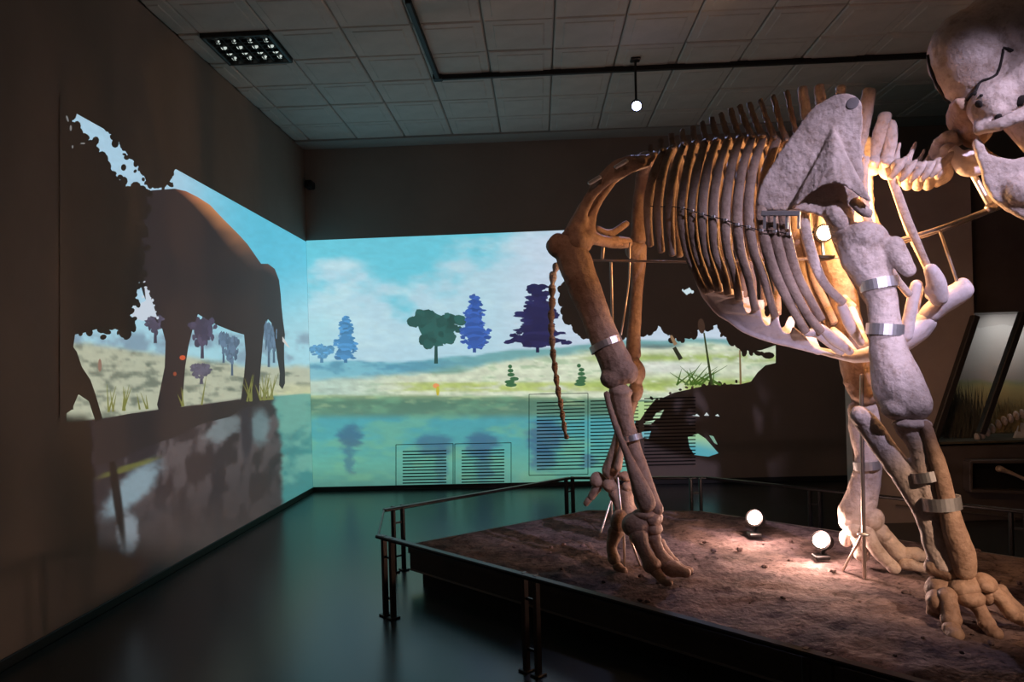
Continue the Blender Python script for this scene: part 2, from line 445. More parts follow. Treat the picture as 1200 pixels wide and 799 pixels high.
def left_colour(x, y):
    n = fbm(x/26, y/20+30); n2 = fbm(x/16+40, y/6+13); n3 = fbm(x/7+5, y/4+80)
    c = np.zeros(x.shape+(3,)) + np.array((166, 200, 220.))
    c = mix(c, (94, 186, 212), ss(190, 300, x))
    c = mix(c, (158, 204, 216), ss(300, 395, y+.15*(x-357)))
    c = mix(c, (120, 140, 158), .75*ss(.45, .7, n)*ss(385, 395, y)*(1-ss(420, 432, y)))
    md = mix(np.zeros_like(c)+(176, 180, 158.), (100, 108, 96), .8*ss(.45, .72, n2))
    md = mix(md, (205, 205, 165), ss(300, 345, x)*ss(445, 456, y)*.8)
    md = mix(md, (150, 165, 70), .7*ss(455, 475, y)*ss(.45, .65, n3)*ss(285, 300, x))
    c = mix(c, md, ss(-4, 5, y-np.interp(x, [75, 150, 250, 357], [398, 408, 424, 430])-10*(n-.5)))
    bank = np.interp(x, [75, 110, 200, 290, 357], [496, 491, 478, 466, 461])
    wt = np.zeros_like(c)+(56, 48, 50.)
    wt = mix(wt, (98, 90, 92), .75*ss(.44, .62, fbm(x/15, (y+.6*x)/30))*ss(500, 530, y+.2*x)*ss(110, 170, x)*(1-ss(590, 690, y+.35*x)*.6))
    wt = mix(wt, (66, 60, 60), ss(560, 650, y))
    tl = np.interp(y, [461, 480, 520, 576], [318, 322, 330, 330])+8*(n2-.5)
    teal = mix(np.zeros_like(c)+(104, 158, 146.), (70, 128, 128), ss(.4, .7, n))
    wt = mix(wt, teal, ss(-3, 4, x-tl))
    wt = mix(wt, (110, 135, 140), .8*ell_m(x+8*(n3-.5), y+8*(n2-.5), 304, 500, 14, 24))
    wt = mix(wt, (118, 130, 134), .8*ell_m(x+14*(n3-.5), y+22*(n2-.5)+.4*(x-262), 262, 503, 24, 16))
    wt = mix(wt, (54, 48, 54), .9*ell_m(x, y, 289, 505, 8, 38))
    wt = mix(wt, (130, 150, 160), .95*ell_m(x+12*(n3-.5), y+10*(n2-.5)+.75*(x-155), 155, 573, 38, 24))
    wt = mix(wt, (130, 140, 148), .9*ell_m(x+8*(n3-.5), y+14*(n2-.5), 150, 625, 14, 28))
    wt = mix(wt, (118, 120, 60), .7*ell_m(x, y+.33*(x-150), 150, 548, 40, 4))
    wt = mix(wt, (44, 36, 34), .95*ell_m(x-.14*(y-560), y, 134, 580, 6, 70))
    c = mix(c, wt, ss(-1, 1.5, y-bank))
    c = mix(c, (40, 32, 29), 1-ss(82, 122, x-.02*(y-300)+14*(n2-.5)) if False else (1-ss(100, 190, x+.0*y))*ss(500, 540, y)*.0)
    dark = np.clip((1-ss(96, 112, x+10*(n2-.5)-.05*(y-500)))*ss(480, 500, y), 0, 1)
    fade = np.clip(1-(x-105)/150, 0, 1)*ss(620, 660, y)
    c = mix(c, (0, 0, 0), np.clip(dark+fade*.8, 0, 1))
    return c*(1+.10*(n3-.5))[..., None]
AMB = {'b': np.array((27, 23, 21.)), 'l': np.array((42, 34, 30.))}
def to_lin(c, side, sub=.9):
    c = np.clip(c, 0, 255)/255.
    l = np.where(c <= .04045, c/12.92, ((c+.055)/1.055)**2.4)
    a = AMB[side]/255; a = np.where(a <= .04045, a/12.92, ((a+.055)/1.055)**2.4)
    return np.clip(l-a*sub, 0, 1)
WB = (Vector((0, YB, 0)), Vector((0, 1, 0))); WL = (Vector((XL, 0, 0)), Vector((1, 0, 0)))
def wallpt(side, px, py, off):
    off = off*.18
    if side == 'b':
        p = onp(px, py, Vector((0, YB-off, 0)), Vector((0, 1, 0))); p.x = max(p.x, XL+.002); return p
    p = onp(px, py, Vector((XL+off, 0, 0)), Vector((1, 0, 0))); p.y = min(p.y, YB-.002); return p
def grid_layer(name, side, xs, top, bot, ny, fn, off, parent):
    """fine mesh between two picture edges; colour per vertex comes from fn"""
    X = np.array(xs)[:, None]+np.zeros((1, ny)); t = np.linspace(0, 1, ny)[None, :]
    tp = np.array([top(x) for x in xs])[:, None]; bt = np.array([bot(x) for x in xs])[:, None]
    Y = tp+(bt-tp)*t
    col = to_lin(fn(X, Y), side); col = np.concatenate([col, np.ones(X.shape+(1,))], -1).reshape(-1, 4)
    vs = [wallpt(side, x, y, off) for x, y in zip(X.ravel(), Y.ravel())]
    nx = len(xs); fs = [(i*ny+j, i*ny+j+1, (i+1)*ny+j+1, (i+1)*ny+j) for i in range(nx-1) for j in range(ny-1)]
    return mkobj(name, vs, fs, M_pic, parent, cols=col)
def flat_layer(name, side, polys, colour, off, parent, label=None):
    """flat shapes of the picture; colour = one rgb or a list of one rgb per vertex of the polygon"""
    vs, fs, cs = [], [], []
    for pi, poly in enumerate(polys):
        P = [wallpt(side, x, y, off+.00016*pi) for x, y in poly]; k = len(vs)
        vs += P; fs += [tuple(i+k for i in t) for t in tessellate_polygon([P])]
        cl = colour if not isinstance(colour, list) else colour[pi]
        cs += [cl]*len(P) if not isinstance(cl, list) else cl
    if colour == DK:
        o = mkobj(name, vs, fs, M_wall, parent); o['label'] = label; return o
    l = to_lin(np.array(cs, float), side); col = np.concatenate([l, np.ones((len(l), 1))], -1)
    o = mkobj(name, vs, fs, M_pic, parent, cols=col)
    if label: o['label'] = label
    return o
def disc(cx, cy, rx, ry, n=8, rot=0):
    c_, s_ = math.cos(rot), math.sin(rot)
    return [(cx+rx*math.cos(a)*c_-ry*math.sin(a)*s_, cy+rx*math.cos(a)*s_+ry*math.sin(a)*c_) for a in [2*math.pi*i/n for i in range(n)]]
def along(poly, step, closed=True):
    out = []; n = len(poly)
    for i in range(n if closed else n-1):
        a, c = poly[i], poly[(i+1) % n]; L = math.hypot(c[0]-a[0], c[1]-a[1]); k = max(1, int(L/step))
        out += [(a[0]+(c[0]-a[0])*j/k, a[1]+(c[1]-a[1])*j/k) for j in range(k)]
    return out
def leafy(poly, r_, step, edge=None):
    res = [poly]
    for x, y in along(edge or poly, step, edge is None):
        if random.random() < .25: x += random.uniform(-r_, r_)*1.6; y += random.uniform(-r_, r_)*1.6
        s_ = random.uniform(.5, 1.25)
        res.append(disc(x+random.uniform(-r_, r_)*.6, y+random.uniform(-r_, r_)*.6, r_*s_, r_*s_*random.uniform(.5, .9), 9, random.uniform(0, 3)))
    return res
def tree(cx, base, top, half, kind, colour, trunk=2, tcol=None, off=.008, side='b', par=None, label=None):
    h = base-top; polys = []; cols = []
    def blob(x, y, rx, ry):
        n = 11; a0 = random.uniform(0, 6)
        polys.append([(x+rx*math.cos(a)*q, y+ry*math.sin(a)*q) for a, q in [(2*math.pi*i/n, random.uniform(.72, 1.15)) for i in range(n)]])
        k = random.uniform(.86, 1.14); cols.append(tuple(min(255, c*k) for c in colour))
    polys.append([(cx-trunk*.6, top+h*.4), (cx+trunk*.6, top+h*.4), (cx+trunk, base), (cx-trunk, base)]); cols.append(tuple(c*.85 for c in colour))
    if kind == 'conifer':
        y = top+h*.03; ph = random.uniform(0, 6)
        while y < base-h*.08:
            q = (y-top)/h; wd = half*(.22+.78*min(1, q*1.2))*(.86+.2*math.sin(q*17+ph))
            if q > .86: wd *= .6
            blob(cx+random.uniform(-.08, .08)*half, y, wd*.8, h*.06)
            for k in range(4): blob(cx+random.choice((-1, 1))*wd*random.uniform(.55, 1), y+random.uniform(-.02, .04)*h, half*random.uniform(.1, .24), h*random.uniform(.02, .04))
            y += h*.05
    else:
        blob(cx, top+h*.36, half*.7, h*.25)
        for k in range(46):
            a = random.uniform(0, 6.28); q = random.uniform(.15, 1)**.5
            blob(cx+math.cos(a)*half*q*.9, top+h*.36+math.sin(a)*h*.31*q-h*.05*math.cos(2*a), half*random.uniform(.1, .24), h*random.uniform(.05, .1))
    return flat_layer('painted_tree', side, polys, cols, off, par, label)

# ---- end wall
pb = thing('projected_landscape', 'bright projected lake and meadow under a cloudy sky on the end wall', 'projection', wallpt('b', 620, 576, 0))
topb = lambda x: 282+(x-357.5)*(-.0405)
botb = lambda x: 574.0+(x-367)*(-.021)
xs = [355+i*2.0 for i in range(278)]
grid_layer('landscape_backdrop', 'b', xs, topb, botb, 150, back_colour, .004, pb)
tree(377, 425, 402, 15, 'round', (82, 146, 190), par=pb, label='pale blue bush on the far shore')
tree(405, 425, 371, 17, 'conifer', (70, 132, 182), par=pb, label='hazy blue conifer by the far shore')
tree(511, 426, 359, 33, 'round', (44, 88, 84), 2.2, par=pb, label='dark green broad tree on the meadow')
tree(556, 413, 346, 21, 'conifer', (56, 92, 166), par=pb, label='slim blue conifer beside the green tree')
tree(630, 413, 334, 34, 'conifer', (38, 40, 82), par=pb, label='wide dark indigo conifer')
fol = [(672, 262), (910, 262), (910, 404), (893, 410), (878, 412), (866, 402), (852, 396), (842, 380), (826, 384), (812, 382), (800, 396), (786, 394),
       (775, 380), (762, 386), (750, 388), (700, 392), (676, 388), (664, 372), (660, 350), (668, 320)]
flat_layer('painted_foliage', 'b', leafy(fol, 6, 3, fol[3:20]), DK, .012, pb, 'black leaf silhouettes hanging over the meadow')
flat_layer('sky_gap', 'b', leafy([(800, 341), (808, 337), (812, 342), (804, 345)], 1.8, 4), (200, 220, 226), .016, pb)
bankp = [(742, 500), (752, 480), (768, 470), (790, 460), (830, 451), (868, 450), (880, 447), (888, 436), (897, 428), (910, 425), (910, 582), (736, 582), (738, 530)]
flat_layer('painted_bank', 'b', leafy(bankp, 3.5, 6, bankp[:6]), DK, .012, pb, 'dark near bank and log silhouette')
flat_layer('water_gap', 'b', [[(806, 512), (818, 508), (827, 514), (842, 531), (830, 535), (814, 533), (808, 524)], [(831, 510), (836, 511), (841, 521), (837, 519)]],
           [[(150, 190, 150)]*3+[(84, 160, 172)]*4, (120, 160, 140)], .016, pb)
flat_layer('water_gap', 'b', [[(743, 471), (766, 470), (758, 480), (750, 492), (743, 494)], [(769, 484), (778, 480), (773, 490), (765, 490)], [(757, 494), (768, 492), (763, 497), (754, 497)],
           [(752, 506), (763, 505), (760, 514), (752, 512)], [(811, 487), (817, 485), (820, 488)], [(825, 487), (828, 483), (831, 487)], [(838, 487), (841, 485), (843, 488)]],
           [(170, 200, 140), (176, 205, 170), (170, 200, 170), (110, 170, 180), (200, 215, 215), (190, 200, 200), (200, 215, 215)], .016, pb)
def stroke(a, c, w1, w2):
    d = math.hypot(c[0]-a[0], c[1]-a[1]); nx, ny = -(c[1]-a[1])/d, (c[0]-a[0])/d
    return [(a[0]+nx*w1, a[1]+ny*w1), (c[0]+nx*w2, c[1]+ny*w2), (c[0]-nx*w2, c[1]-ny*w2), (a[0]-nx*w1, a[1]-ny*w1)]
flat_layer('painted_cattail', 'b', [stroke((834, 450), (825, 390), 1.6, .9), disc(822, 382, 4.2, 9, 12, -.1)], [(48, 62, 34), (62, 46, 38)], .02, pb, 'tall cattail with a brown head')
flat_layer('painted_cattail', 'b', [stroke((798, 421), (790, 407), 2.6, 2.2), stroke((792, 404), (786, 393), 2.2, 1.6)], [(40, 44, 34), (140, 112, 84)], .02, pb, 'short cattail leaning over the grass')
flat_layer('painted_cattail', 'b', [stroke((868, 450), (867, 410), 1.3, .9)], (120, 100, 70), .02, pb)
gs = [stroke((806+random.uniform(-14, 40), 451), (796+random.uniform(-14, 58), random.uniform(424, 440)), 1.2, .2) for k in range(16)]
flat_layer('painted_grass', 'b', gs, (62, 96, 34), .018, pb, 'dark grass blades on the near bank')['kind'] = 'stuff'
for cx, cy, h in ((600, 451, 24), (681, 450, 24)):
    flat_layer('painted_shrub', 'b', [disc(cx+random.uniform(-3, 3), cy-h*q, 2+5*(1-q), 2.4, 8) for q in (0, .15, .3, .5, .7, .9)], (58, 104, 70), .008, pb)
flat_layer('painted_flower', 'b', [disc(511, 452, 4, 3), disc(513, 458, 2, 6)], [(226, 150, 96), (190, 180, 60)], .008, pb)

# ---- side wall
pl = thing('projected_elephant_scene', 'dim projected scene of an elephant by a lake shore on the side wall', 'projection', wallpt('l', 250, 650, 0))
topl = lambda x: 130+(x-84)*.5575
botl = lambda x: 576-(x-367)*.5755-2.5
grid_layer('shore_backdrop', 'l', [78+i*1.5 for i in range(195)], topl, botl, 210, left_colour, .004, pl)
for cx, base, top, half, cc in ((237, 420, 366, 17, (78, 72, 92)), (236, 450, 424, 14, (96, 92, 108)), (182, 402, 366, 14, (82, 76, 94))):
    tree(cx, base, top, half, 'round', cc, off=.008, side='l', par=pl, label='purple tree between the elephant legs')
for cx, base, top, half in ((262, 425, 386, 7), (272, 440, 390, 9), (315, 430, 372, 6), (321, 425, 380, 5)):
    tree(cx, base, top, half, 'round', (92, 112, 134), 1.4, off=.008, side='l', par=pl, label='thin hazy pine behind the elephant')
ele = [(165, 228), (178, 223), (205, 221), (218, 224), (232, 231), (246, 240), (262, 257), (280, 275), (290, 286), (299, 299), (306, 309), (314, 309), (322, 315), (327, 328), (329, 345),
       (330, 360), (332, 378), (334, 392), (333, 405), (333, 420), (334, 436), (334, 449), (331, 456), (327, 451), (328, 438), (325, 420), (323, 404), (321, 390),
       (318, 378), (314, 374), (310, 384), (308, 400), (306, 425), (304, 450), (304, 470), (298, 475), (286, 478), (282, 471), (286, 440), (288, 415), (286, 392),
       (272, 388), (255, 381), (242, 374), (232, 368), (226, 385), (221, 405), (217, 430), (215, 455), (213, 476), (200, 482), (186, 481), (184, 474), (188, 455), (193, 430), (194, 400),
       (190, 385), (180, 372), (168, 345), (158, 310), (155, 270), (158, 245)]
flat_layer('painted_elephant', 'l', [ele], (50, 42, 43), .014, pl, 'dark grey brown walking elephant')
back = ele[2:14]
inner = [(205, 223), (213, 229), (225, 240), (237, 253), (251, 270), (266, 290), (278, 302), (290, 313), (300, 318), (309, 318), (316, 322), (321, 332)]
strips, cols = [], []
rim = [(72, 50, 46), (150, 90, 66), (190, 122, 86), (196, 130, 86), (180, 122, 84), (150, 104, 76), (120, 86, 68), (84, 66, 60), (70, 56, 56), (92, 66, 58), (84, 62, 58), (58, 48, 50)]
for i in range(len(back)-1):
    strips.append([back[i], back[i+1], inner[i+1], inner[i]]); cols.append([rim[i], rim[i+1], (52, 44, 45), (52, 44, 45)])
flat_layer('elephant_back_highlight', 'l', strips, cols, .017, pl, 'orange lit fur along the back')
flat_layer('elephant_tusk', 'l', [[(331, 394), (335, 400), (340, 408), (336, 405), (331, 400)]], (206, 200, 196), .017, pl, 'pale curved tusk')
f1 = [(124, 148), (132, 160), (141, 168), (150, 182), (160, 192), (167, 202), (173, 216), (181, 221), (194, 219), (200, 211), (206, 196), (200, 180)]
flat_layer('painted_foliage', 'l', leafy(f1, 4.4, 3.4, f1[:11]), DK, .02, pl, 'dark hanging leaves above the elephant')
f2 = [(70, 110), (80, 128), (86, 146), (97, 158), (108, 168), (118, 184), (128, 196), (138, 208), (148, 221), (168, 222), (165, 300), (163, 330), (158, 352), (150, 370), (158, 384), (150, 392),
      (132, 384), (112, 386), (98, 390), (88, 392), (84, 420), (86, 480), (70, 480)]
flat_layer('painted_foliage', 'l', leafy(f2, 5.4, 3.4, f2[1:20]), DK, .02, pl, 'dark leafy branches behind the elephant')
flat_layer('sky_gap', 'l', [disc(79, 139, 1.2, 4, 8, -.3), disc(83, 150, 1.3, 3.5), disc(97, 168, 3, 1), disc(85, 172, 1, 2)], (120, 120, 120), .024, pl)
flat_layer('sky_gap', 'l', leafy([(169, 331), (174, 342), (180, 358), (184, 372), (176, 370), (168, 376), (156, 372), (152, 366), (160, 360), (171, 352)], 1.6, 5), (196, 206, 218), .024, pl, 'bright gap between leaves and leg')
f3 = [(78, 396), (90, 412), (96, 430), (106, 445), (112, 462), (120, 490), (112, 494), (104, 470), (92, 462), (84, 480), (70, 490), (70, 396)]
flat_layer('painted_trunk', 'l', [f3], DK, .03, pl, 'dark twisted trunk at the shore')
f4 = [(110, 493), (150, 485), (200, 478), (240, 474), (280, 468), (288, 474), (270, 488), (235, 497), (205, 512), (170, 524), (135, 540), (112, 546)]
flat_layer('painted_bank', 'l', [f4], (52, 44, 44), .01, pl, 'brown bank below the elephant')
gr = [stroke((x+random.uniform(-3, 3), y), (x+random.uniform(-9, 9), y-random.uniform(12, 34)), 1.1, .2) for x, y in
      [(random.choice((165, 172, 215, 235, 292, 308, 312, 318, 130, 145)), 484) for k in range(34)]]
gr = [[(x, y-(xb-110)*.075) for x, y in g] for g in gr for xb in (g[0][0],)]
flat_layer('painted_grass', 'l', gr, (120, 122, 66), .026, pl, 'yellow green reeds at the elephant feet')['kind'] = 'stuff'
flat_layer('painted_flower', 'l', [disc(214, 419, 3.6, 3), disc(205, 438, 2, 2.4), disc(117, 428, 2.2, 8)], [(196, 84, 50), (150, 70, 46), (140, 110, 96)], .026, pl)

# ---- vent grilles and doors in the end wall, under the picture
M_slot = mat('slot_dark', (.012, .012, .012), .8, var=.2)
M_line = mat('joint_dark', (.03, .035, .035), .8, var=.2)
def grille(label, x0, x1, y0, y1, n, frame=None, group=None):
    t = thing('vent_grille', label, 'vent', wallpt('b', (x0+x1)/2, y1, .02), group)
    for k in range(n):
        y = y0+(y1-y0)*k/(n-1); sl = -.03+.012*(y-425)/150
        a = wallpt('b', x0, y-sl*(x1-x0)*-.5*0, .11); c = wallpt('b', x1, y+sl*(x1-x0), .11)
        MB().beam(a, c, .02, .0125).build('slot_shade_strip', M_slot, t)  # gaps are not cut; raised dark strips paint the shade inside them
    if frame:
        X0_, X1_, Y0_, Y1_ = frame
        P = [wallpt('b', *q, .07) for q in ((X0_, Y0_), (X1_, Y0_-.02*(X1_-X0_)), (X1_, Y1_-.02*(X1_-X0_)), (X0_, Y1_))]
        for i in range(4): MB().beam(P[i], P[(i+1) % 4], .008, .009, up=Vector((0, 1, 0))).build('frame_joint', M_line, t)
    return t
grille('small low slotted vent door next to the skirting, the one under the green tree', 472, 523, 529, 566, 11, (464, 531, 521, 573))
grille('small low slotted vent door beside the tall vents', 541, 591, 528, 565, 11, (533, 599, 520, 572))
grille('tall slotted wall vent behind the skeleton tail', 629, 685, 472, 550, 20, (620, 689, 462, 557))
grille('tall slotted wall vent behind the hind leg', 692, 748, 470, 547, 20)
grille('tall slotted wall vent within the dark bank shadow', 755, 815, 467, 545, 20)
p = at(362, 213, 9.35)
t = thing('wall_sensor', 'small dark sensor box high in the corner', 'sensor', p)
MB().box((XL+.09, YB-.075, p.z), .10, .15, .10, bev=.015).build('body', M_black, t)
MB().ell(Vector((XL+.1, YB-.15, p.z-.02)), (Vector((.03, 0, 0)), Vector((0, .02, 0)), Vector((0, 0, .03)))).build('eye', M_dark, t, True)

# ================================================================== PLATFORM, RAILING
plat = [(-.785, 5.4), (.63, 6.45), (1.56, 6.29), (3.12, 4.64), (4.3, 3.4), (4.1, 2.3), (2.6, 1.9), (.0, 4.57)]
plat = [(-.785, 5.4), (.63, 6.45), (1.56, 6.29), (3.12, 4.64), (4.2, 3.5), (4.3, 2.6), (3.4, 2.1), (2.35, 2.15)]
PC = rd(1.8, 4.2)
def ringpts(off, z):
    res = []; n = len(plat); V = [rd(*p) for p in plat]
    for i in range(n):
        a, b_, c = V[i-1], V[i], V[(i+1) % n]
        d1 = (b_-a).normalized(); d2 = (c-b_).normalized()
        n1 = Vector((-d1.y, d1.x, 0)); n2 = Vector((-d2.y, d2.x, 0))
        k = (n1+n2).normalized(); k *= off/max(.3, k.dot(n1)); q = b_+k; q.z = z; res.append(q)
    return res
if (ringpts(.1, 0)[0]-PC).length < (rd(*plat[0])-PC).length: SG = -1
else: SG = 1
t = thing('display_platform', 'low dark octagonal platform covered in brown earth under the skeleton', 'platform', rd(1.8, 4.2, 0))
def prism(name, off0, z0, off1, z1, mt, caps=True):
    lo, hi = ringpts(SG*off0, z0), ringpts(SG*off1, z1); n = len(lo)
    vs = lo+hi; fs = [(i, (i+1) % n, n+(i+1) % n, n+i) for i in range(n)]
    fs += [tuple(range(n, 2*n)), tuple(range(n-1, -1, -1))]
    o = mkobj(name, vs, fs, mt, t)
    bm = bmesh.new(); bm.from_mesh(o.data); bmesh.ops.recalc_face_normals(bm, faces=bm.faces); bm.to_mesh(o.data); bm.free()
    return o
prism('plinth', -.06, 0, -.06, .11, M_black)
prism('fascia', 0, .118, 0, ZP-.05, M_fascia)
prism('fascia_rim', .002, ZP-.06, .002, ZP-.02, M_fascia).data.flip_normals() if False else None
tr_ = prism('trim_edge', .006, .108, .006, .12, M_trim)
lo = ringpts(SG*.004, ZP-.016); n = len(lo)
for i in range(n):
    MB().beam(lo[i]-u0*.02, lo[(i+1) % n]-u0*.02, .016, .06).build('edge_strip', M_trim if i in (2, 3) else M_fascia, t)
# earth: fine grid clipped to the platform outline, with real lumps
inn = ringpts(-SG*.012, 0)
def inside(x, y):
    c = False; j = len(inn)-1
    for i in range(len(inn)):
        a, b_ = inn[i], inn[j]
        if (a.y > y) != (b_.y > y) and x < (b_.x-a.x)*(y-a.y)/(b_.y-a.y)+a.x: c = not c
        j = i
    return c
bm = bmesh.new()
ov = [bm.verts.new((p.x, p.y, 0)) for p in inn]; bm.faces.new(ov)
lo_, hi_ = Vector((min(p.x for p in inn), min(p.y for p in inn))), Vector((max(p.x for p in inn), max(p.y for p in inn)))
st = .036
for axi, (a, c) in enumerate(((lo_.x, hi_.x), (lo_.y, hi_.y))):
    q = a+st
    while q < c:
        nv = Vector((1, 0, 0)) if axi == 0 else Vector((0, 1, 0)); pt = nv*q
        bmesh.ops.bisect_plane(bm, geom=bm.verts[:]+bm.edges[:]+bm.faces[:], plane_co=pt, plane_no=nv, dist=1e-5); q += st
for v in bm.verts:
    p = v.co
    q = Vector((p.x, p.y, 3))
    v.co.z = ZP-.004+.016*noise.noise(q*1.7)+.012*noise.noise(q*6)+.011*noise.noise(q*15)+.008*noise.noise(q*33)
    if any(abs((p-inn[i]).cross((inn[(i+1) % n]-inn[i]).normalized()).z) < .01 for i in range(n)): v.co.z = min(v.co.z, ZP-.006)
me = bpy.data.meshes.new('earth_cover'); bm.to_mesh(me); bm.free(); me.materials.append(M_earth)
me.polygons.foreach_set('use_smooth', [True]*len(me.polygons))
o = bpy.data.objects.new('earth_cover', me); C.objects.link(o); attach(o, t); o['label'] = 'lumpy brown earth surface'
for k in range(90):
    for tr in range(20):
        x, y = random.uniform(lo_.x, hi_.x), random.uniform(lo_.y, hi_.y)
        if inside(x, y): break
    s_ = random.uniform(.008, .022)
    ax = [Vector((random.uniform(.7, 1.2)*s_, random.uniform(-.3, .3)*s_, 0)), Vector((random.uniform(-.3, .3)*s_, random.uniform(.7, 1.2)*s_, 0)), Vector((0, 0, s_*.6))]
    MB().ell(Vector((x, y, ZP+s_*.2)), ax, 6, 4).build('clod', M_earth, t)

# railing: paired posts, flat dark hand rail
ZR = .5
A = gz(443, 628, ZR); B = gz(615, 673, ZR); Cc = gz(795, 724, ZR)
D0 = gz(450, 598, ZR); E = gz(668, 560, ZR); G = gz(830, 563, ZR)
Bdir = (Cc-A).normalized(); Cend = A+Bdir*4.2
Gdir = (rd(3.12, 4.64)-rd(1.56, 6.29)).normalized(); G2 = rd(1.75, 6.75, ZR); H = G2+Gdir*2.6
t = thing('guard_railing', 'low black railing with paired posts around the earth platform', 'railing', Vector((A.x, A.y, 0)))
for a, c in ((A, Cend), (D0, E), (E, G2), (G2, H)):
    MB().beam(a, c, .05, .022, bev=.006).build('hand_rail', M_dark, t)
    MB().beam(a+Vector((0, 0, -.34)), c+Vector((0, 0, -.34)), .012, .012).build('lower_rail', M_dark, t) if False else None
MB().tube([(A, .008), ((A+D0)/2, .008), (D0, .008)], n=8, sub=1).build('end_link', M_dark, t)
def posts(p, d, mt, gap=.085, zt=ZR):
    d = d.normalized()
    qs = []
    for s_ in (-.5, .5):
        q = p+d*(gap*s_); q.z = 0; qs.append(q)
        MB().box(q+Vector((0, 0, zt/2+.003)), .026, .038, zt+.02, (d, d.cross(u0).normalized()*-1, u0), bev=.005).build('post', mt, t)
        MB().box(q+Vector((0, 0, .006)), .06, .07, .012, (d, d.cross(u0).normalized()*-1, u0), bev=.003).build('foot_plate', M_dark, t)
    for z in (.12, zt-.12):
        MB().beam(qs[0]+Vector((0, 0, z)), qs[1]+Vector((0, 0, z)), .012, .014).build('spacer', M_dark, t)
posts(A+Bdir*.11, Bdir, M_post); posts(gz(621, 675, ZR), Bdir, M_post); posts(gz(621, 675, ZR)+Bdir*1.5, Bdir, M_post)
ed = (E-D0)
posts(gz(466, 594, ZR), ed, M_dark); posts(gz(667, 560.5, ZR), ed, M_dark)
posts(gz(815, 562, ZR), Vector((1, 0, 0)), M_dark); posts(G2+Gdir*1.0, Gdir, M_dark); posts(G2+Gdir*2.4, Gdir, M_dark)

# ================================================================== SKELETON
sk = thing('mammoth_skeleton', 'large mounted elephant-like skeleton walking on the earth platform, held by steel bands and rods', 'skeleton', rd(1.5, 4.4, ZP))
def T(pts):
    out = []
    for px, py, v, r_ in pts:
        p = S(px, py, v); out.append((p, r_*mpp(p)))
    return out
def addp(mb, pieces, far=False):
    """pieces: ('t', points, flat) tube, ('e', px, py, v, ru, rz, rv, tilt) ellipsoid (px, px, metres), ('p', outline, v0, v1) slab"""
    for q in pieces:
        if q[0] == 't':
            pts = T(q[1]); fl = q[2] if len(q) > 2 else 1
            if far: pts = [(mir(p), r_) for p, r_ in pts]
            mb.tube(pts, n=12, sub=5, flat=fl, ref=N if fl != 1 else None)
        elif q[0] == 'e':
            c = S(q[1], q[2], q[3]); k = mpp(c); tl = R(q[7]) if len(q) > 7 else 0
            ux = UX*math.cos(tl)+u0*math.sin(tl); uz = u0*math.cos(tl)-UX*math.sin(tl)
            if far: c = mir(c)
            mb.ell(c, (ux*q[4]*k, uz*q[5]*k, N*q[6]), 16, 11)
        else:
            f = [S(x, y, q[2]) for x, y in q[1]]
            g = [p+N*(q[3]-q[2]) for p in f]
            if far: f = [mir(p) for p in f]; g = [mir(p) for p in g]
            mb.plate(f, g)
    return mb
def bone(name, pieces, mt=None, voxel=.010, smooth=4, amp=.003, far=False, parent=None, freq=14, label=None):
    o = remesh(addp(MB(), pieces, far), name, mt or M_bone, parent or sk, voxel, smooth, amp, freq)
    if label: o['label'] = label
    return o
def band(pts_c, name='clamp_band', parent=None, mt=None):
    """steel strap round a bone: list of (px, py, v) ring centre, radius px, half height px, tilt"""
    px, py, v, ru, rv, hh, tilt = pts_c
    c = S(px, py, v); k = mpp(c); tl = R(tilt)
    ux = UX*math.cos(tl)+u0*math.sin(tl); uz = u0*math.cos(tl)-UX*math.sin(tl); n = 28
    vs, fs = [], []
    for rr_, z in ((1, -1), (1, 1), (.93, 1), (.93, -1)):
        for i in range(n):
            a = 2*math.pi*i/n; vs.append(c+ux*(math.cos(a)*ru*k*rr_)+N*(math.sin(a)*rv*rr_)+uz*(z*hh*k))
    for g in range(4):
        for i in range(n):
            j = (i+1) % n; h = (g+1) % 4; fs.append((g*n+i, g*n+j, h*n+j, h*n+i))
    return mkobj(name, vs, fs, mt or M_steel, parent or sk, False)

def knob(q, k=1.15):
    """a short foot bone: waisted shaft with thick joints at both ends"""
    n = len(q); sh = [(x, y, v, r_*k*(1 if i in (0, n-1) else .86)) for i, (x, y, v, r_) in enumerate(q)]
    a, c = sh[0], sh[-1]; ps = [('t', sh)]
    for e in (a, c): ps.append(('e', e[0], e[1], e[2], e[3]*1.12, e[3]*1.0, e[3]*.0054))
    return ps
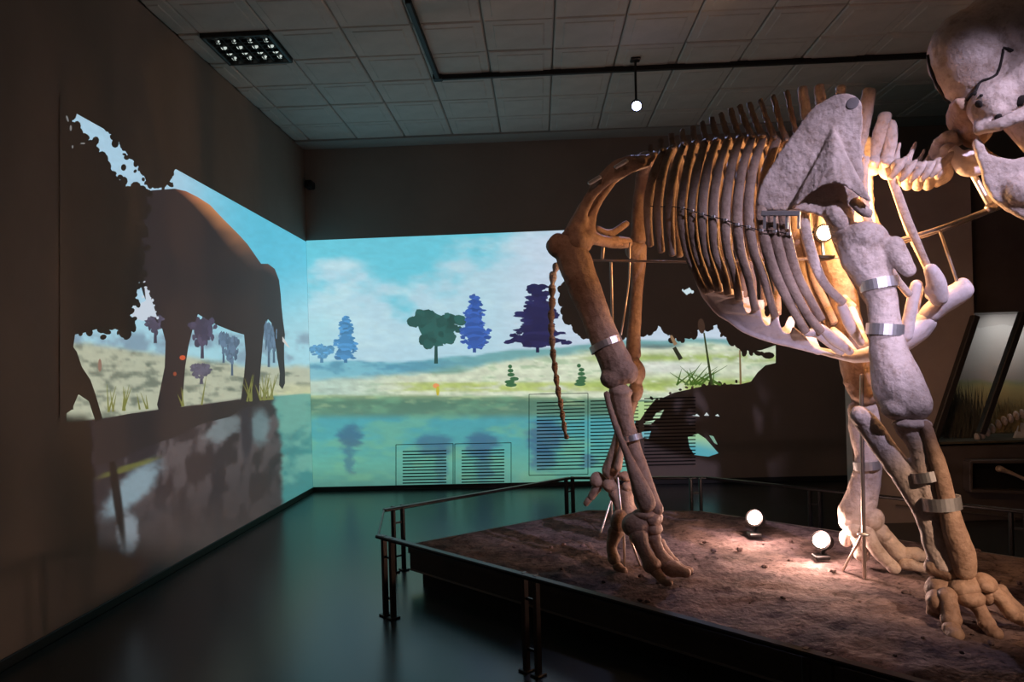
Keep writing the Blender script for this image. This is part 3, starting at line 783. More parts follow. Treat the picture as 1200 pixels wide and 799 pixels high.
# ---- ribs (near side traced, far side mirrored across the spine)
ribs = [
 ([(778, 176), (766, 205), (759, 245), (762, 287)], .30, 1),
 ([(786, 174), (776, 205), (771, 245), (775, 294)], .33, 1),
 ([(800, 171), (790, 202), (785, 245), (788, 298)], .36, 1),
 ([(812, 169), (804, 205), (799, 248), (805, 292), (818, 326), (828, 342)], .40, 0),
 ([(826, 166), (816, 205), (811, 247), (815, 290), (826, 322), (835, 340)], .42, 0),
 ([(839, 166), (828, 202), (823, 247), (827, 292), (837, 322), (842, 340)], .44, 0),
 ([(853, 164), (841, 202), (836, 247), (838, 292), (848, 320), (853, 344)], .45, 0),
 ([(867, 162), (856, 198), (850, 245), (852, 290), (861, 322), (866, 350)], .46, 0),
 ([(881, 163), (869, 200), (864, 247), (867, 290), (877, 325), (885, 362)], .46, 0),
 ([(894, 163), (883, 196), (877, 242), (882, 290), (895, 325), (908, 370)], .45, 0),
 ([(910, 165), (898, 200), (892, 245), (897, 285), (909, 322), (928, 360), (944, 388)], .44, 0),
 ([(925, 167), (912, 205), (905, 250), (911, 288), (923, 325), (944, 365), (962, 388)], .43, 0),
 ([(942, 170), (928, 208), (919, 255), (924, 288), (934, 322), (950, 352), (962, 374)], .41, 0),
 ([(965, 173), (950, 208), (942, 255), (952, 300), (966, 332), (988, 354)], .38, 0),
 ([(990, 178), (978, 215), (975, 260), (990, 305), (1012, 345), (1032, 372)], .33, 0),
 ([(1015, 185), (1012, 220), (1018, 262), (1035, 300), (1052, 328), (1066, 345)], .27, 0),
 ([(1040, 196), (1050, 222), (1062, 255), (1076, 287), (1088, 314)], .21, 0),
]
def ribv(t_, w_, short):
    xs_ = [0, .12, .3, .55, .8, 1]; ys = [.08/w_, .5, .85, 1, .9, .72] if not short else [.08/w_, .45, .75, .92, 1, .98]
    return w_*float(np.interp(t_, xs_, ys))
rib_ends = []
for ri, (pts, w_, short) in enumerate(ribs):
    n = len(pts); P = []
    L = [0]
    for i in range(1, n): L.append(L[-1]+math.hypot(pts[i][0]-pts[i-1][0], pts[i][1]-pts[i-1][1]))
    # densify along the traced curve, then give every point its own distance from the spine plane
    dens = []
    for i in range(n-1):
        p0, p1, p2, p3 = pts[max(i-1, 0)], pts[i], pts[i+1], pts[min(i+2, n-1)]
        for j in range(4):
            t_ = j/4; h = (2*t_**3-3*t_**2+1, t_**3-2*t_**2+t_, -2*t_**3+3*t_**2, t_**3-t_**2)
            dens.append(tuple(p1[k]*h[0]+(p2[k]-p0[k])*.5*h[1]+p2[k]*h[2]+(p3[k]-p1[k])*.5*h[3] for k in (0, 1))+((L[i]+(L[i+1]-L[i])*t_)/L[-1],))
    dens.append((*pts[-1], 1.0))
    wid = 5.6 if ri < 3 else (6.0 if ri < 10 else (6.6 if ri < 14 else 5.0))
    for px, py, t_ in dens:
        v = -ribv(t_, w_, short); p = S(px, py, v)
        P.append((p, wid*mpp(p)*(.8+.25*math.sin(math.pi*min(1, t_*1.15)))))
    rib_ends.append(P[-1][0])
    for far in (0, 1):
        Q = [(mir(p), r_) for p, r_ in P] if far else P
        c = Vector(MID); mb = MB()
        mb.tube(Q, n=10, sub=1, flat=.55, ref=N)
        o = mb.build('rib', M_rib if ri < 13 else M_bone, sk, True)

# ---- costal cartilage and breastbone (pale plaster casts)
for far in (0, 1):
    cout = [(818, 327), (825, 340), (826, 330), (832, 330), (835, 342), (836, 332), (843, 332), (846, 347), (848, 340), (856, 340), (859, 349), (861, 344), (870, 344), (872, 358), (875, 366), (879, 368), (881, 359), (891, 359), (893, 372), (897, 381), (902, 382),
            (904, 366), (912, 366), (914, 380), (918, 389), (926, 391), (929, 382), (943, 393), (954, 407), (970, 412), (990, 415), (985, 418), (960, 412), (935, 405), (917, 401), (898, 396), (881, 390), (867, 383), (855, 374), (843, 366), (833, 355), (825, 344)]
    cv = lambda x, y: float(np.interp(y-np.interp(x, [818, 843, 881, 935, 990], [344, 366, 390, 405, 418]), [-28, -12, 0], [-.31, -.24, -.17]))*float(np.interp(x, [818, 940, 990], [1, .85, .45]))
    mbc = MB(); f_ = [S(x, y, cv(x, y)-.012) for x, y in cout]; g_ = [S(x, y, cv(x, y)+.016) for x, y in cout]
    if far: f_ = [mir(p) for p in f_]; g_ = [mir(p) for p in g_]
    mbc.plate(f_, g_)
    mbc.tube([((f_[k]+g_[k])/2, .02) for k in (0, 41, 40, 39, 38, 37, 36, 35, 34, 33, 32)], n=10, sub=2)
    remesh(mbc, 'costal_cartilage', M_plaster, sk, .008, 3, .002)['label'] = 'pale plaster costal cartilage plate'
    for seg in ([(946, 390, -.27, 5), (962, 392, -.22, 7), (985, 411, -.12, 6)], [(962, 384, -.27, 5), (978, 398, -.2, 6.5), (996, 412, -.1, 5)],
                [(987, 359, -.24, 6), (997, 382, -.2, 7), (1009, 401, -.12, 5)], [(1034, 374, -.2, 5), (1036, 390, -.16, 6), (1030, 408, -.1, 6)]):
        bone('cartilage_rod', [('t', seg)], M_plaster, .01, 2, .002, far=bool(far))
    bone('cartilage_rod', [('t', [(1074, 334, -.17, 7), (1068, 360, -.15, 7), (1062, 392, -.1, 8)])], M_plaster, .01, 2, .002, far=bool(far))
    bone('cartilage_block', [('t', [(1091, 316, -.20, 8), (1097, 330, -.17, 11), (1100, 348, -.13, 11)]), ('e', 1092, 340, -.16, 9, 8, .03)], M_plaster, .01, 3, .003, far=bool(far))
bone('breastbone', [('t', [(960, 411, 0, 4), (1000, 418, 0, 7), (1040, 408, 0, 12), (1070, 390, 0, 15), (1084, 378, 0, 13)], 1.6)], M_plaster, .012, 3, .003)
bone('manubrium', [('t', [(1090, 368, -.02, 12), (1104, 356, -.02, 13), (1118, 346, -.02, 13), (1129, 340, -.02, 12)], 1.3), ('e', 1128, 335, -.02, 9, 10, .06)], M_plaster, .01, 3, .004)

# ---- spine
bodies = [(764, 184), (777, 178), (790, 174), (803, 170), (816, 168), (829, 166), (842, 164), (855, 163), (868, 162), (881, 161), (894, 161), (908, 163), (922, 166), (937, 169), (953, 173), (970, 177), (988, 181), (1006, 186), (1024, 191)]
tops = [(762, 170), (774, 163), (787, 157), (800, 152), (812, 148), (823, 143), (834, 138), (845, 133), (856, 128), (867, 124), (878, 121), (891, 117), (906, 112), (922, 107), (940, 103), (960, 101), (985, 102), (1019, 106), (1038, 134)]
for i, ((bx, by), (tx_, ty_)) in enumerate(zip(bodies, tops)):
    wsp = 4.2 if i < 14 else (6.5 if i < 17 else 8.5)
    br_ = 1.0 if i < 16 else 1.35
    bone('vertebra', [('e', bx, by+4, 0, 7.2*br_, 8*br_, .055*br_, -8), ('t', [(bx, by, 0, 4.5), (bx*.5+tx_*.5-1, by*.5+ty_*.5, 0, wsp), (tx_, ty_, 0, wsp*.95)], .55),
                      ('t', [(bx-1, by-2, -.14, 2.6), (bx, by, 0, 4), (bx-1, by-2, .14, 2.6)])], M_rib if i < 14 else M_bone, .011, 2, .003)
bone('vertebra', [('e', 1040, 197, 0, 11, 14, .09), ('t', [(1038, 190, 0, 8), (1044, 165, 0, 8), (1045, 143, 0, 6)], .6), ('t', [(1036, 190, -.16, 4), (1040, 194, 0, 6), (1036, 190, .16, 4)])], M_bone, .011, 2, .003)
neck = [(1052, 200, 1054, 168), (1064, 203, 1073, 168), (1076, 204, 1083, 176), (1088, 203, 1092, 173), (1099, 199, 1103, 176)]
for i, (bx, by, sx_, sy_) in enumerate(neck):
    bone('neck_vertebra', [('e', bx+2, by+5, 0, 8.8, 15, .11, -18), ('e', bx, by-6, -.09, 7.5, 9, .06, -30), ('e', bx, by-6, .09, 7.5, 9, .06, -30), ('t', [(bx-3, by-10, 0, 6), ((bx+sx_)/2-1, (by-10+sy_)/2, 0, 3), (sx_, sy_, 0, 2)]),
                           ('t', [(bx-8, by+8, -.15, 3), (bx, by-2, -.15, 4.5), (bx+9, by-14, -.13, 3)]), ('t', [(bx-4, by+2, -.15, 4), (bx, by, 0, 7), (bx-4, by+2, .15, 4)]),
                           ('t', [(bx-8, by+8, .15, 3), (bx, by-2, .15, 4.5), (bx+9, by-14, .13, 3)])], M_bone, .009, 2, .003)
bone('axis_bone', [('e', 1106, 193, 0, 11, 17, .12, -30), ('e', 1112, 176, -.08, 9, 8, .05), ('e', 1108, 160, -.07, 6, 5, .03), ('e', 1117, 159, -.07, 5, 5, .03), ('t', [(1100, 205, -.12, 5), (1108, 190, -.14, 6), (1118, 180, -.13, 4)]), ('t', [(1100, 205, .12, 5), (1108, 190, .14, 6), (1118, 180, .13, 4)]), ('t', [(1098, 180, 0, 8), (1106, 168, 0, 11), (1116, 162, 0, 10), (1123, 166, 0, 6)]), ('e', 1103, 208, 0, 14, 8, .07, 30), ('t', [(1100, 166, -.05, 5), (1112, 160, -.05, 5), (1120, 164, -.05, 4)])], M_bone, .008, 2, .005, freq=20)
bone('atlas', [('t', [(1117, 178, -.10, 8), (1124, 188, -.13, 9), (1133, 198, -.14, 9), (1151, 198, -.12, 7)]), ('t', [(1117, 178, .10, 8), (1124, 188, .13, 9), (1133, 198, .14, 9), (1151, 198, .12, 7)]), ('e', 1134, 190, 0, 12, 13, .16, -40)], M_plaster, .01, 3, .002)

# ---- skull and jaw
skull = bone('skull', [('e', 1139, 66, -.13, 46, 56, .19, 10), ('e', 1139, 66, .13, 46, 56, .19, 10), ('e', 1175, 50, 0, 60, 60, .3), ('e', 1205, 80, 0, 66, 62, .26), ('e', 1137, 132, 0, 20, 34, .22, 15), ('e', 1148, 150, 0, 14, 18, .16),
               ('e', 1172, 118, -.22, 36, 28, .11, 20), ('e', 1165, 132, -.26, 16, 12, .08), ('e', 1172, 118, .2, 34, 28, .10, 20), ('t', [(1210, 110, -.15, 45), (1250, 170, -.13, 36), (1285, 250, -.13, 26)]), ('t', [(1210, 110, .15, 45), (1250, 170, .13, 36), (1285, 250, .13, 26)]),
               ('t', [(1148, 152, -.30, 7), (1168, 147, -.34, 7), (1190, 137, -.35, 8), (1212, 128, -.32, 12), (1228, 112, -.25, 16)], .7), ('t', [(1148, 152, .30, 7), (1168, 147, .34, 7), (1190, 137, .35, 8), (1212, 128, .32, 12), (1228, 112, .25, 16)], .7),
               ('t', [(1148, 152, -.30, 7), (1152, 142, -.2, 10)]), ('t', [(1148, 152, .30, 7), (1152, 142, .2, 10)])], M_bone, .012, 4, .006, freq=9, label='domed skull with cheek arch')
bone('occiput', [('e', 1130, 138, 0, 18, 20, .24, 25), ('e', 1142, 155, 0, 16, 17, .18, 10), ('e', 1122, 128, -.1, 9, 8, .15)], M_brown, .01, 3, .005, parent=sk, label='brown back of the skull')
jaw = [(1139, 166), (1146, 158), (1153, 165), (1158, 176), (1170, 182), (1186, 186), (1202, 182), (1226, 176), (1262, 190), (1278, 214), (1262, 246), (1225, 264), (1200, 256), (1178, 244), (1161, 231), (1153, 213), (1150, 196), (1143, 181)]
bone('lower_jaw', [('p', jaw, -.30, -.22), ('p', jaw, .22, .30), ('t', [(1195, 225, -.26, 22), (1240, 228, -.24, 24), (1275, 225, -.16, 22), (1288, 228, 0, 20), (1275, 225, .16, 22), (1240, 228, .24, 24), (1195, 225, .26, 22)])], M_bone, .012, 5, .006, freq=9, label='heavy lower jaw with rising branch')

# ---- shoulder blades
blade = [(977, 111), (990, 109), (1001, 111), (1009, 118), (1011, 135), (1010, 160), (1010, 185), (1012, 203), (1008, 222), (1003, 240), (1000, 256), (985, 262), (968, 256), (955, 250), (935, 247), (910, 247), (892, 246), (886, 238), (889, 222), (898, 202), (912, 180), (932, 152), (945, 134), (958, 121)]
def scap(far):
    mb = addp(MB(), [('p', blade, -.40, -.365), ('t', [(978, 250, -.38, 14), (986, 262, -.38, 15)], .9)], far)
    # raised spine: a tent whose lower rim stands proud of the blade
    A_ = S(976, 150, -.41); rim_ = [S(926, 246, -.43), S(944, 231, -.45), S(962, 219, -.475), S(978, 214, -.49), S(992, 219, -.49), S(1004, 230, -.49), S(1023, 239, -.50)]
    base_ = [S(940, 232, -.385), S(952, 222, -.385), S(964, 210, -.385), S(978, 205, -.385), (S(990, 208, -.385)), S(999, 215, -.385), S(1004, 222, -.385)]
    A2 = A_+N*.02
    vs = [A_, A2]+rim_+[p+N*.022+u0*.012 for p in rim_]; k = len(rim_)
    if far: vs = [mir(p) for p in vs]
    fs = [(0, 2+i, 3+i) for i in range(k-1)]+[(1, 3+i+k, 2+i+k) for i in range(k-1)]+[(2+i, 2+k+i, 3+k+i, 3+i) for i in range(k-1)]+[(0, 1, 2+k, 2), (0, 1+k, 1+2*k, 1)]
    mb.add(vs, fs)
    return remesh(mb, 'shoulder_blade', M_bone, sk, .008, 5, .005, 13)
sc = scap(False); scap(True)
bone('shoulder_process', [('t', [(1000, 236, -.44, 7), (1012, 246, -.45, 7), (1020, 251, -.45, 5)], .6)], M_bone, .009, 2, .002)

# ---- near foreleg
hm = bone('humerus', [('t', [(1004, 282, -.38, 24), (1014, 300, -.38, 28), (1024, 325, -.38, 21), (1033, 350, -.38, 17), (1037, 380, -.38, 18), (1042, 415, -.38, 22), (1055, 450, -.38, 26), (1062, 470, -.38, 27)], .9),
                 ('e', 993, 275, -.34, 18, 17, .09), ('e', 1017, 279, -.40, 24, 20, .10, -20), ('t', [(1046, 288, -.42, 13), (1056, 304, -.43, 12), (1066, 318, -.43, 8)], .8),
                 ('t', [(1036, 400, -.38, 12), (1030, 430, -.38, 10), (1038, 462, -.38, 14)]), ('e', 1072, 474, -.38, 20, 20, .095), ('e', 1050, 478, -.40, 17, 15, .09)], M_bone, .010, 4, .004, label='massive upper foreleg bone')
band((1030, 333, -.38, 21, .088, 6.0, 8), parent=hm); band((1037, 386, -.38, 20.5, .09, 6.5, -6), parent=hm)
ul = bone('ulna', [('t', [(1012, 492, -.36, 13), (1026, 510, -.36, 14), (1044, 535, -.37, 14), (1066, 566, -.38, 15), (1086, 604, -.38, 14), (1100, 640, -.38, 16), (1110, 664, -.38, 19)], .8), ('e', 1009, 489, -.36, 11, 14, .06, 20),
              ('t', [(1062, 500, -.40, 14), (1076, 520, -.40, 13), (1084, 556, -.40, 11), (1090, 590, -.40, 12)], .8), ('e', 1068, 497, -.38, 22, 9, .09)], M_bone, .010, 4, .004, label='stout elbow bone')
bone('radius_bone', [('t', [(1084, 500, -.42, 8), (1092, 522, -.43, 8), (1101, 550, -.43, 9), (1110, 585, -.43, 10), (1118, 620, -.43, 13), (1127, 650, -.42, 15), (1130, 668, -.42, 13)])], M_brown, .010, 3, .003)
bone('wrist_end', [('t', [(1096, 664, -.38, 12), (1114, 668, -.38, 13), (1130, 664, -.38, 12)], 1.1)], M_brown, .009, 2, .006, freq=22)
band((1086, 557, -.39, 17, .082, 6, 12), parent=ul); band((1103, 589, -.40, 21, .088, 7.5, 6), parent=ul)
# near fore foot
for q in ([('e', 1104, 691, -.38, 18.4, 16.8, 0.099)], [('e', 1129, 687, -.40, 21.8, 13.4, 0.099, 15)], [('e', 1153, 683, -.38, 13.8, 10.1, 0.088, -15)], [('e', 1158, 696, -.36, 9.2, 13.4, 0.077, -20)], [('e', 1136, 700, -.44, 17.2, 11.2, 0.077)], [('e', 1098, 704, -.46, 12.6, 14.6, 0.066)]):
    bone('carpal_bone', q, M_brown, .008, 2, .005)
for q in ([(1110, 698, -.48, 9), (1113, 712, -.52, 10), (1114, 726, -.54, 9)], [(1142, 706, -.44, 8), (1150, 718, -.47, 8), (1156, 730, -.50, 8)], [(1164, 695, -.38, 8), (1174, 703, -.40, 9), (1184, 716, -.42, 8)],
          [(1172, 692, -.28, 7), (1182, 704, -.28, 8), (1192, 715, -.28, 7)], [(1094, 712, -.34, 6), (1092, 724, -.34, 6)]):
    bone('metacarpal_bone', knob(q), M_brown, .008, 2, .004)
for q in ([(1115, 736, -.58, 8), (1120, 744, -.62, 8)], [(1160, 736, -.52, 7), (1166, 742, -.55, 7)], [(1190, 722, -.43, 7), (1202, 727, -.45, 7)], [(1198, 719, -.29, 6), (1210, 723, -.30, 6)]):
    bone('toe_bone', knob(q), M_brown, .008, 2, .003)

# ---- far foreleg
bone('humerus', [('t', [(972, 285, .38, 24), (984, 320, .38, 18), (992, 370, .38, 16), (1002, 420, .38, 18), (1012, 452, .38, 20)], .9), ('e', 1014, 462, .36, 17, 13, .08), ('t', [(996, 438, .34, 5), (991, 448, .34, 4)])], M_brown, .011, 4, .004)
ul2 = bone('ulna', [('t', [(1003, 478, .36, 10), (1008, 505, .36, 12), (1014, 540, .36, 12), (1008, 575, .36, 14), (1002, 600, .36, 19), (999, 612, .36, 16)], .8), ('t', [(1018, 480, .38, 10), (1024, 510, .38, 9), (1025, 545, .38, 9), (1018, 590, .38, 10)])], M_bone, .010, 4, .004)
band((1016, 545, .37, 15, .075, 5, 6), parent=ul2)
for q in ([('e', 1022, 608, .36, 14, 14, .08, -20)], [('e', 1002, 618, .36, 13, 12, .08)], [('e', 992, 630, .42, 8, 11, .06)], [('e', 1038, 628, .40, 8, 8, .06)]):
    bone('carpal_bone', q, M_bone, .009, 2, .004)
for q in ([(1014, 622, .32, 8), (1028, 645, .31, 8), (1048, 666, .30, 6)], [(1030, 622, .40, 9), (1044, 638, .40, 10), (1056, 650, .40, 9)], [(1006, 632, .36, 7), (1010, 650, .36, 7)]):
    bone('metacarpal_bone', knob(q), M_bone, .009, 2, .004)
for q in ([(1065, 650, .40, 8), (1072, 650, .40, 8)], [(1078, 652, .40, 6), (1086, 653, .40, 6)], [(1062, 661, .32, 6), (1068, 662, .32, 6)], [(1074, 664, .33, 5), (1082, 666, .33, 5)]):
    bone('toe_bone', knob(q), M_bone, .009, 2, .003)

# ---- pelvis
bone('pelvis', [('t', [(756, 188, -.20, 9), (742, 191, -.30, 11), (724, 199, -.36, 12), (706, 212, -.34, 9), (692, 230, -.32, 7), (682, 250, -.31, 8), (676, 272, -.30, 13)], .55),
                ('t', [(724, 203, -.28, 7), (710, 222, -.25, 5.5), (698, 242, -.24, 5.5), (692, 258, -.25, 7), (690, 276, -.26, 9)], .8),
                ('t', [(676, 274, -.30, 14), (664, 284, -.25, 12), (652, 288, -.20, 11), (648, 288, -.18, 9)]),
                ('t', [(690, 276, -.28, 9), (704, 282, -.18, 7), (722, 284, 0, 7), (735, 284, .18, 7)]),
                ('t', [(700, 268, -.1, 4), (716, 273, 0, 4), (734, 262, .12, 4)]), ('e', 680, 284, -.31, 14, 14, .09),
                ('t', [(756, 188, -.20, 8), (764, 186, 0, 10), (760, 190, .20, 8), (753, 205, .28, 8), (750, 240, .30, 9), (748, 280, .30, 10)], .7)],
     M_brown, .010, 3, .004, label='brown hip bone with wide curved wing')
bone('sacrum', [('t', [(758, 186, 0, 10), (735, 196, 0, 9), (710, 214, 0, 8), (688, 238, 0, 7), (672, 262, 0, 6), (658, 286, 0, 5)], .9)], M_bone, .011, 3, .004)

# ---- near hind leg
fm = bone('femur', [('t', [(664, 288, -.33, 16), (672, 304, -.33, 21), (682, 330, -.33, 20), (694, 360, -.33, 18.5), (708, 395, -.33, 18), (720, 422, -.33, 20), (726, 438, -.33, 20)], .75), ('e', 654, 288, -.35, 13, 15, .07), ('e', 682, 285, -.27, 12, 12, .075),
                    ('e', 719, 443, -.34, 16, 13, .08), ('e', 737, 436, -.32, 10, 14, .07)], M_brown, .010, 4, .004, label='long brown thigh bone')
band((710, 404, -.33, 20.5, .082, 4, 22), parent=fm)
tb = bone('tibia', [('t', [(726, 460, -.33, 13), (729, 475, -.33, 12), (735, 500, -.33, 10), (744, 530, -.33, 9.5), (755, 560, -.33, 9), (766, 588, -.33, 8), (769, 596, -.33, 9)]), ('e', 728, 460, -.33, 14, 7, .07)], M_brown, .009, 3, .003)
bone('fibula', [('t', [(711, 462, -.40, 4), (714, 475, -.41, 4), (722, 500, -.42, 4.2), (734, 530, -.42, 5), (744, 556, -.41, 8), (752, 576, -.40, 11), (758, 590, -.39, 11)])], M_brown, .009, 3, .003)
band((741, 513, -.34, 12, .06, 3.5, 15), parent=tb)
for q in ([('e', 745, 615, -.38, 17.2, 15.7, 0.088, 10)], [('e', 766, 607, -.33, 10.3, 10.1, 0.077)], [('e', 767, 619, -.33, 9.2, 9.0, 0.066)], [('e', 726, 612, -.25, 10.3, 14.6, 0.077)], [('e', 755, 602, -.36, 14.9, 6.7, 0.077)]):
    bone('tarsal_bone', q, M_brown, .008, 2, .004)
for q in ([(748, 628, -.42, 9), (755, 646, -.43, 8), (764, 662, -.44, 9)], [(766, 630, -.34, 7), (772, 645, -.34, 7), (780, 660, -.34, 9)], [(722, 622, -.27, 8), (717, 640, -.28, 7), (720, 655, -.30, 6)], [(774, 636, -.26, 5), (782, 648, -.26, 5), (790, 658, -.26, 5)]):
    bone('metatarsal_bone', knob(q), M_brown, .008, 2, .004)
for q in ([(769, 670, -.45, 6), (776, 678, -.46, 6), (783, 682, -.47, 5)], [(788, 666, -.36, 9), (798, 669, -.37, 7), (804, 671, -.37, 5)], [(793, 662, -.27, 5), (800, 666, -.27, 5), (808, 668, -.27, 4)], [(724, 664, -.31, 5), (730, 669, -.31, 5)]):
    bone('toe_bone', knob(q), M_brown, .008, 2, .003)

# ---- far hind leg
bone('femur', [('t', [(748, 292, .33, 11), (748, 310, .33, 9), (746, 345, .33, 7.5), (743, 385, .33, 8), (742, 415, .33, 10)], .9), ('e', 746, 436, .30, 10, 16, .08), ('e', 745, 293, .33, 12, 12, .08), ('e', 745, 458, .30, 9, 13, .07)], M_brown, .010, 4, .004)
bone('tibia', [('t', [(738, 470, .33, 10), (730, 500, .33, 8), (722, 530, .33, 9), (716, 552, .33, 11)])], M_brown, .010, 3, .003)
bone('fibula', [('t', [(736, 480, .26, 3.5), (729, 520, .26, 3.5), (724, 548, .26, 5)])], M_brown, .009, 3, .002)
for q in ([('e', 700, 562, .33, 9, 10, .06)], [('e', 716, 568, .33, 10, 9, .07)], [('e', 733, 558, .33, 10, 6, .06)], [('e', 736, 570, .33, 8, 7, .06)]):
    bone('tarsal_bone', q, M_brown, .009, 2, .004)
for q in ([(733, 576, .33, 8), (735, 590, .33, 8), (738, 602, .33, 9)], [(722, 578, .33, 7), (726, 592, .33, 7), (728, 604, .33, 7)]):
    bone('metatarsal_bone', knob(q), M_brown, .009, 2, .004)
for q in ([(699, 572, .33, 5), (693, 582, .33, 4)], [(690, 585, .33, 3.5), (687, 590, .33, 3)]):
    bone('toe_bone', knob(q), M_brown, .009, 2, .002)

# ---- tail
tl_ = [(652, 312), (648, 325), (647, 340), (647, 355), (646, 370), (646, 385), (647, 400), (648, 415), (650, 430), (652, 445), (654, 459), (657, 473), (659, 487), (661, 500), (664, 515)]
for i in range(len(tl_)-1):
    (x0, y0), (x1, y1) = tl_[i], tl_[i+1]; r_ = 4.6-.12*i
    mb = addp(MB(), [('t', [(x0, y0, 0, r_*1.05), (x0*.8+x1*.2, y0*.8+y1*.2, 0, r_*.9), (x0*.5+x1*.5, y0*.5+y1*.5, 0, r_*.55), (x0*.2+x1*.8, y0*.2+y1*.8, 0, r_*.85), (x1, y1-3, 0, r_*1.0)])])
    mb.build('tail_vertebra', M_plaster if i < 2 else M_rib, sk, True)

# ---- steel armature
def rod(pts, r_=.009, mt=None, name='support_rod'):
    return MB().tube([(p, r_) for p in pts], n=8, sub=4 if len(pts) > 2 else 1).build(name, mt or M_rod, sk, True)
rod([S(690, 305, -.05), S(808, 307, -.05)], .008); rod([S(808, 307, -.05), S(990, 302, -.05)], .008)
rod([S(1034, 287, -.06), S(1100, 268, -.06), S(1165, 243, -.06), S(1215, 224, -.06)], .013, name='neck_bar')
rod([S(1034, 291, -.03), S(1100, 271, -.03), S(1165, 246, -.03), S(1215, 227, -.03)], .009, name='neck_bar')
rod([S(1140, 204, -.06), S(1161, 242, -.06)], .016, M_steel); rod([S(1102, 272, -.05), S(1121, 328, -.05)], .008)
MB().ell(S(1161, 243, -.06), (UX*.03, u0*.025, N*.03)).build('rod_clamp', M_rod, sk, True)
rod([S(716, 306, -.02), S(718, 386, -.02)], .010); rod([S(738, 308, .05), S(737, 330, .05), S(733, 360, .02), S(728, 392, -.1)], .007)
rod([S(738, 302, .05), S(738, 285, .05)], .007); rod([S(706, 302, -.1), S(708, 278, -.1)], .012)
rod([S(692, 312, -.2), S(722, 392, -.24)], .009, M_brown)
foot1 = gz(717, 620, ZP); foot2 = gz(704, 624, ZP)
hd = at(716, 586, (foot1-CAM).dot(fwd)); rod([at(716, 555, (foot1-CAM).dot(fwd)), foot1], .010); rod([hd, foot2], .008)
g1, g2 = gz(732, 664, ZP), gz(750, 662, ZP); dd = (g1-CAM).dot(fwd)
rod([at(724, 560, dd+.3), at(728, 600, dd+.2), at(731, 630, dd)], .008); rod([at(738, 630, dd), g2], .008); rod([at(731, 630, dd), g1], .008)
fr = gz(1013, 676, ZP); dq = (fr-CAM).dot(fwd); rod([at(1010, 440, dq), at(1010, 505, dq), fr], .0115)
rod([at(1011, 625, dq), gz(988, 668, ZP)], .008); MB().ell(at(1012, 626, dq), (UX*.035, u0*.012, N*.02)).build('rod_clamp', M_steel, sk, True)
rod([S(1062, 552, -.2), S(1070, 578, -.2), S(1080, 600, -.2), S(1086, 625, -.2), S(1087, 655, -.2)], .006)
# wire with clips along both rows of ribs
wire = [(759, 241), (771, 242), (786, 242), (800, 244), (811, 247), (823, 251), (836, 254), (850, 258), (864, 263), (877, 266), (892, 270), (908, 271), (924, 274)]
for far in (0, 1):
    P = []
    for i, (x, y) in enumerate(wire):
        p = S(x, y, -(ribs[i][1]*(.9 if i < 3 else 1.0)+.012)); P.append(mir(p) if far else p)
    rw = rod(P, .003, M_dark, 'rib_wire')
    for p in P: MB().box(p, .022, .016, .018, (UX, N, u0), bev=.003).build('wire_clip', M_steel, rw)
br = [S(892, 250, -.46), S(910, 249, -.47), S(938, 250, -.46)]
MB().beam(br[0], br[2], .012, .028, bev=.003).build('bracket_strip', M_steel, sk)
for x in (896, 908, 922, 936): MB().beam(S(x, 250, -.455), S(x, 268, -.455), .008, .014).build('bracket_pin', M_steel, sk)
for x, y, v in ((728, 186, -.44), (697, 205, -.42)):
    MB().box(S(x, y+6, v+.02), .09, .03, .02, (UX*.93+u0*.37, N, u0*.93-UX*.37), bev=.005).build('hip_clamp', M_steel, sk)

# ================================================================== DIORAMA CASE at the right
dc = 6.9
def cp(px, py, d=dc): return at(px, py, d)
case = thing('diorama_case', 'dark glazed diorama case with slanted posts and a painted steppe backdrop', 'display case', Vector((cp(1180, 600).x, cp(1180, 600).y, 0)))
fx = lambda r_, z, dd=0: rd(r_, dc+dd, z)
def rdz(px, py, dd=0):
    p = at(px, py, dc+dd); return p
RL = (cp(1086, 520)-CAM).dot(r0)
zb = rdz(1150, 522).z; zt = rdz(1150, 368).z
ax = (r0, fwd, u0)
MB().box(rd(RL+2.0, dc+.5, zb/2), 4.0, 1.0, zb, ax, bev=.01).build('base_cabinet', M_case, case)
MB().box(rd(RL+2.0, dc+.6, (zt+3.3)/2+.02), 4.6, .9, 3.3-zt, ax, bev=.01).build('header_panel', M_case, case)
side_t, side_b = rdz(1143, 370), rdz(1094, 516)
# flat dark side wall left of the first slanted post
f_ = [rd((side_b-CAM).dot(r0)-.75, dc+.02, 0), rd((side_b-CAM).dot(r0)+.03, dc+.02, 0), Vector(side_b)+fwd*.02, Vector(side_t)+fwd*.02, rd((side_t-CAM).dot(r0), dc+.02, 3.3), rd((side_b-CAM).dot(r0)-.75, dc+.02, 3.3)]
MB().plate(f_, [p+fwd*.12 for p in f_]).build('side_panel', mat('side_panel_grey', (.38, .32, .30), .6, var=.15, scale=3), case)
for (a, c) in (((1094, 516), (1143, 370)), ((1149, 508), (1199, 366)), ((1206, 505), (1256, 362)), ((1264, 503), (1314, 358))):
    MB().beam(rdz(*a, -.03), rdz(*c, -.03), .06, .075, up=fwd, bev=.008).build('slanted_post', M_wood, case)
def steppe(t_):
    pass
mtb = bpy.data.materials.new('steppe_backdrop'); mtb.use_nodes = True; nt = mtb.node_tree; bs = nt.nodes['Principled BSDF']
tc = nt.nodes.new('ShaderNodeTexCoord'); sp = nt.nodes.new('ShaderNodeSeparateXYZ'); nz = nt.nodes.new('ShaderNodeTexNoise'); nz.inputs['Scale'].default_value = 5; nz.inputs['Detail'].default_value = 7
md_ = nt.nodes.new('ShaderNodeMath'); md_.operation = 'MULTIPLY_ADD'; md_.inputs[1].default_value = .12
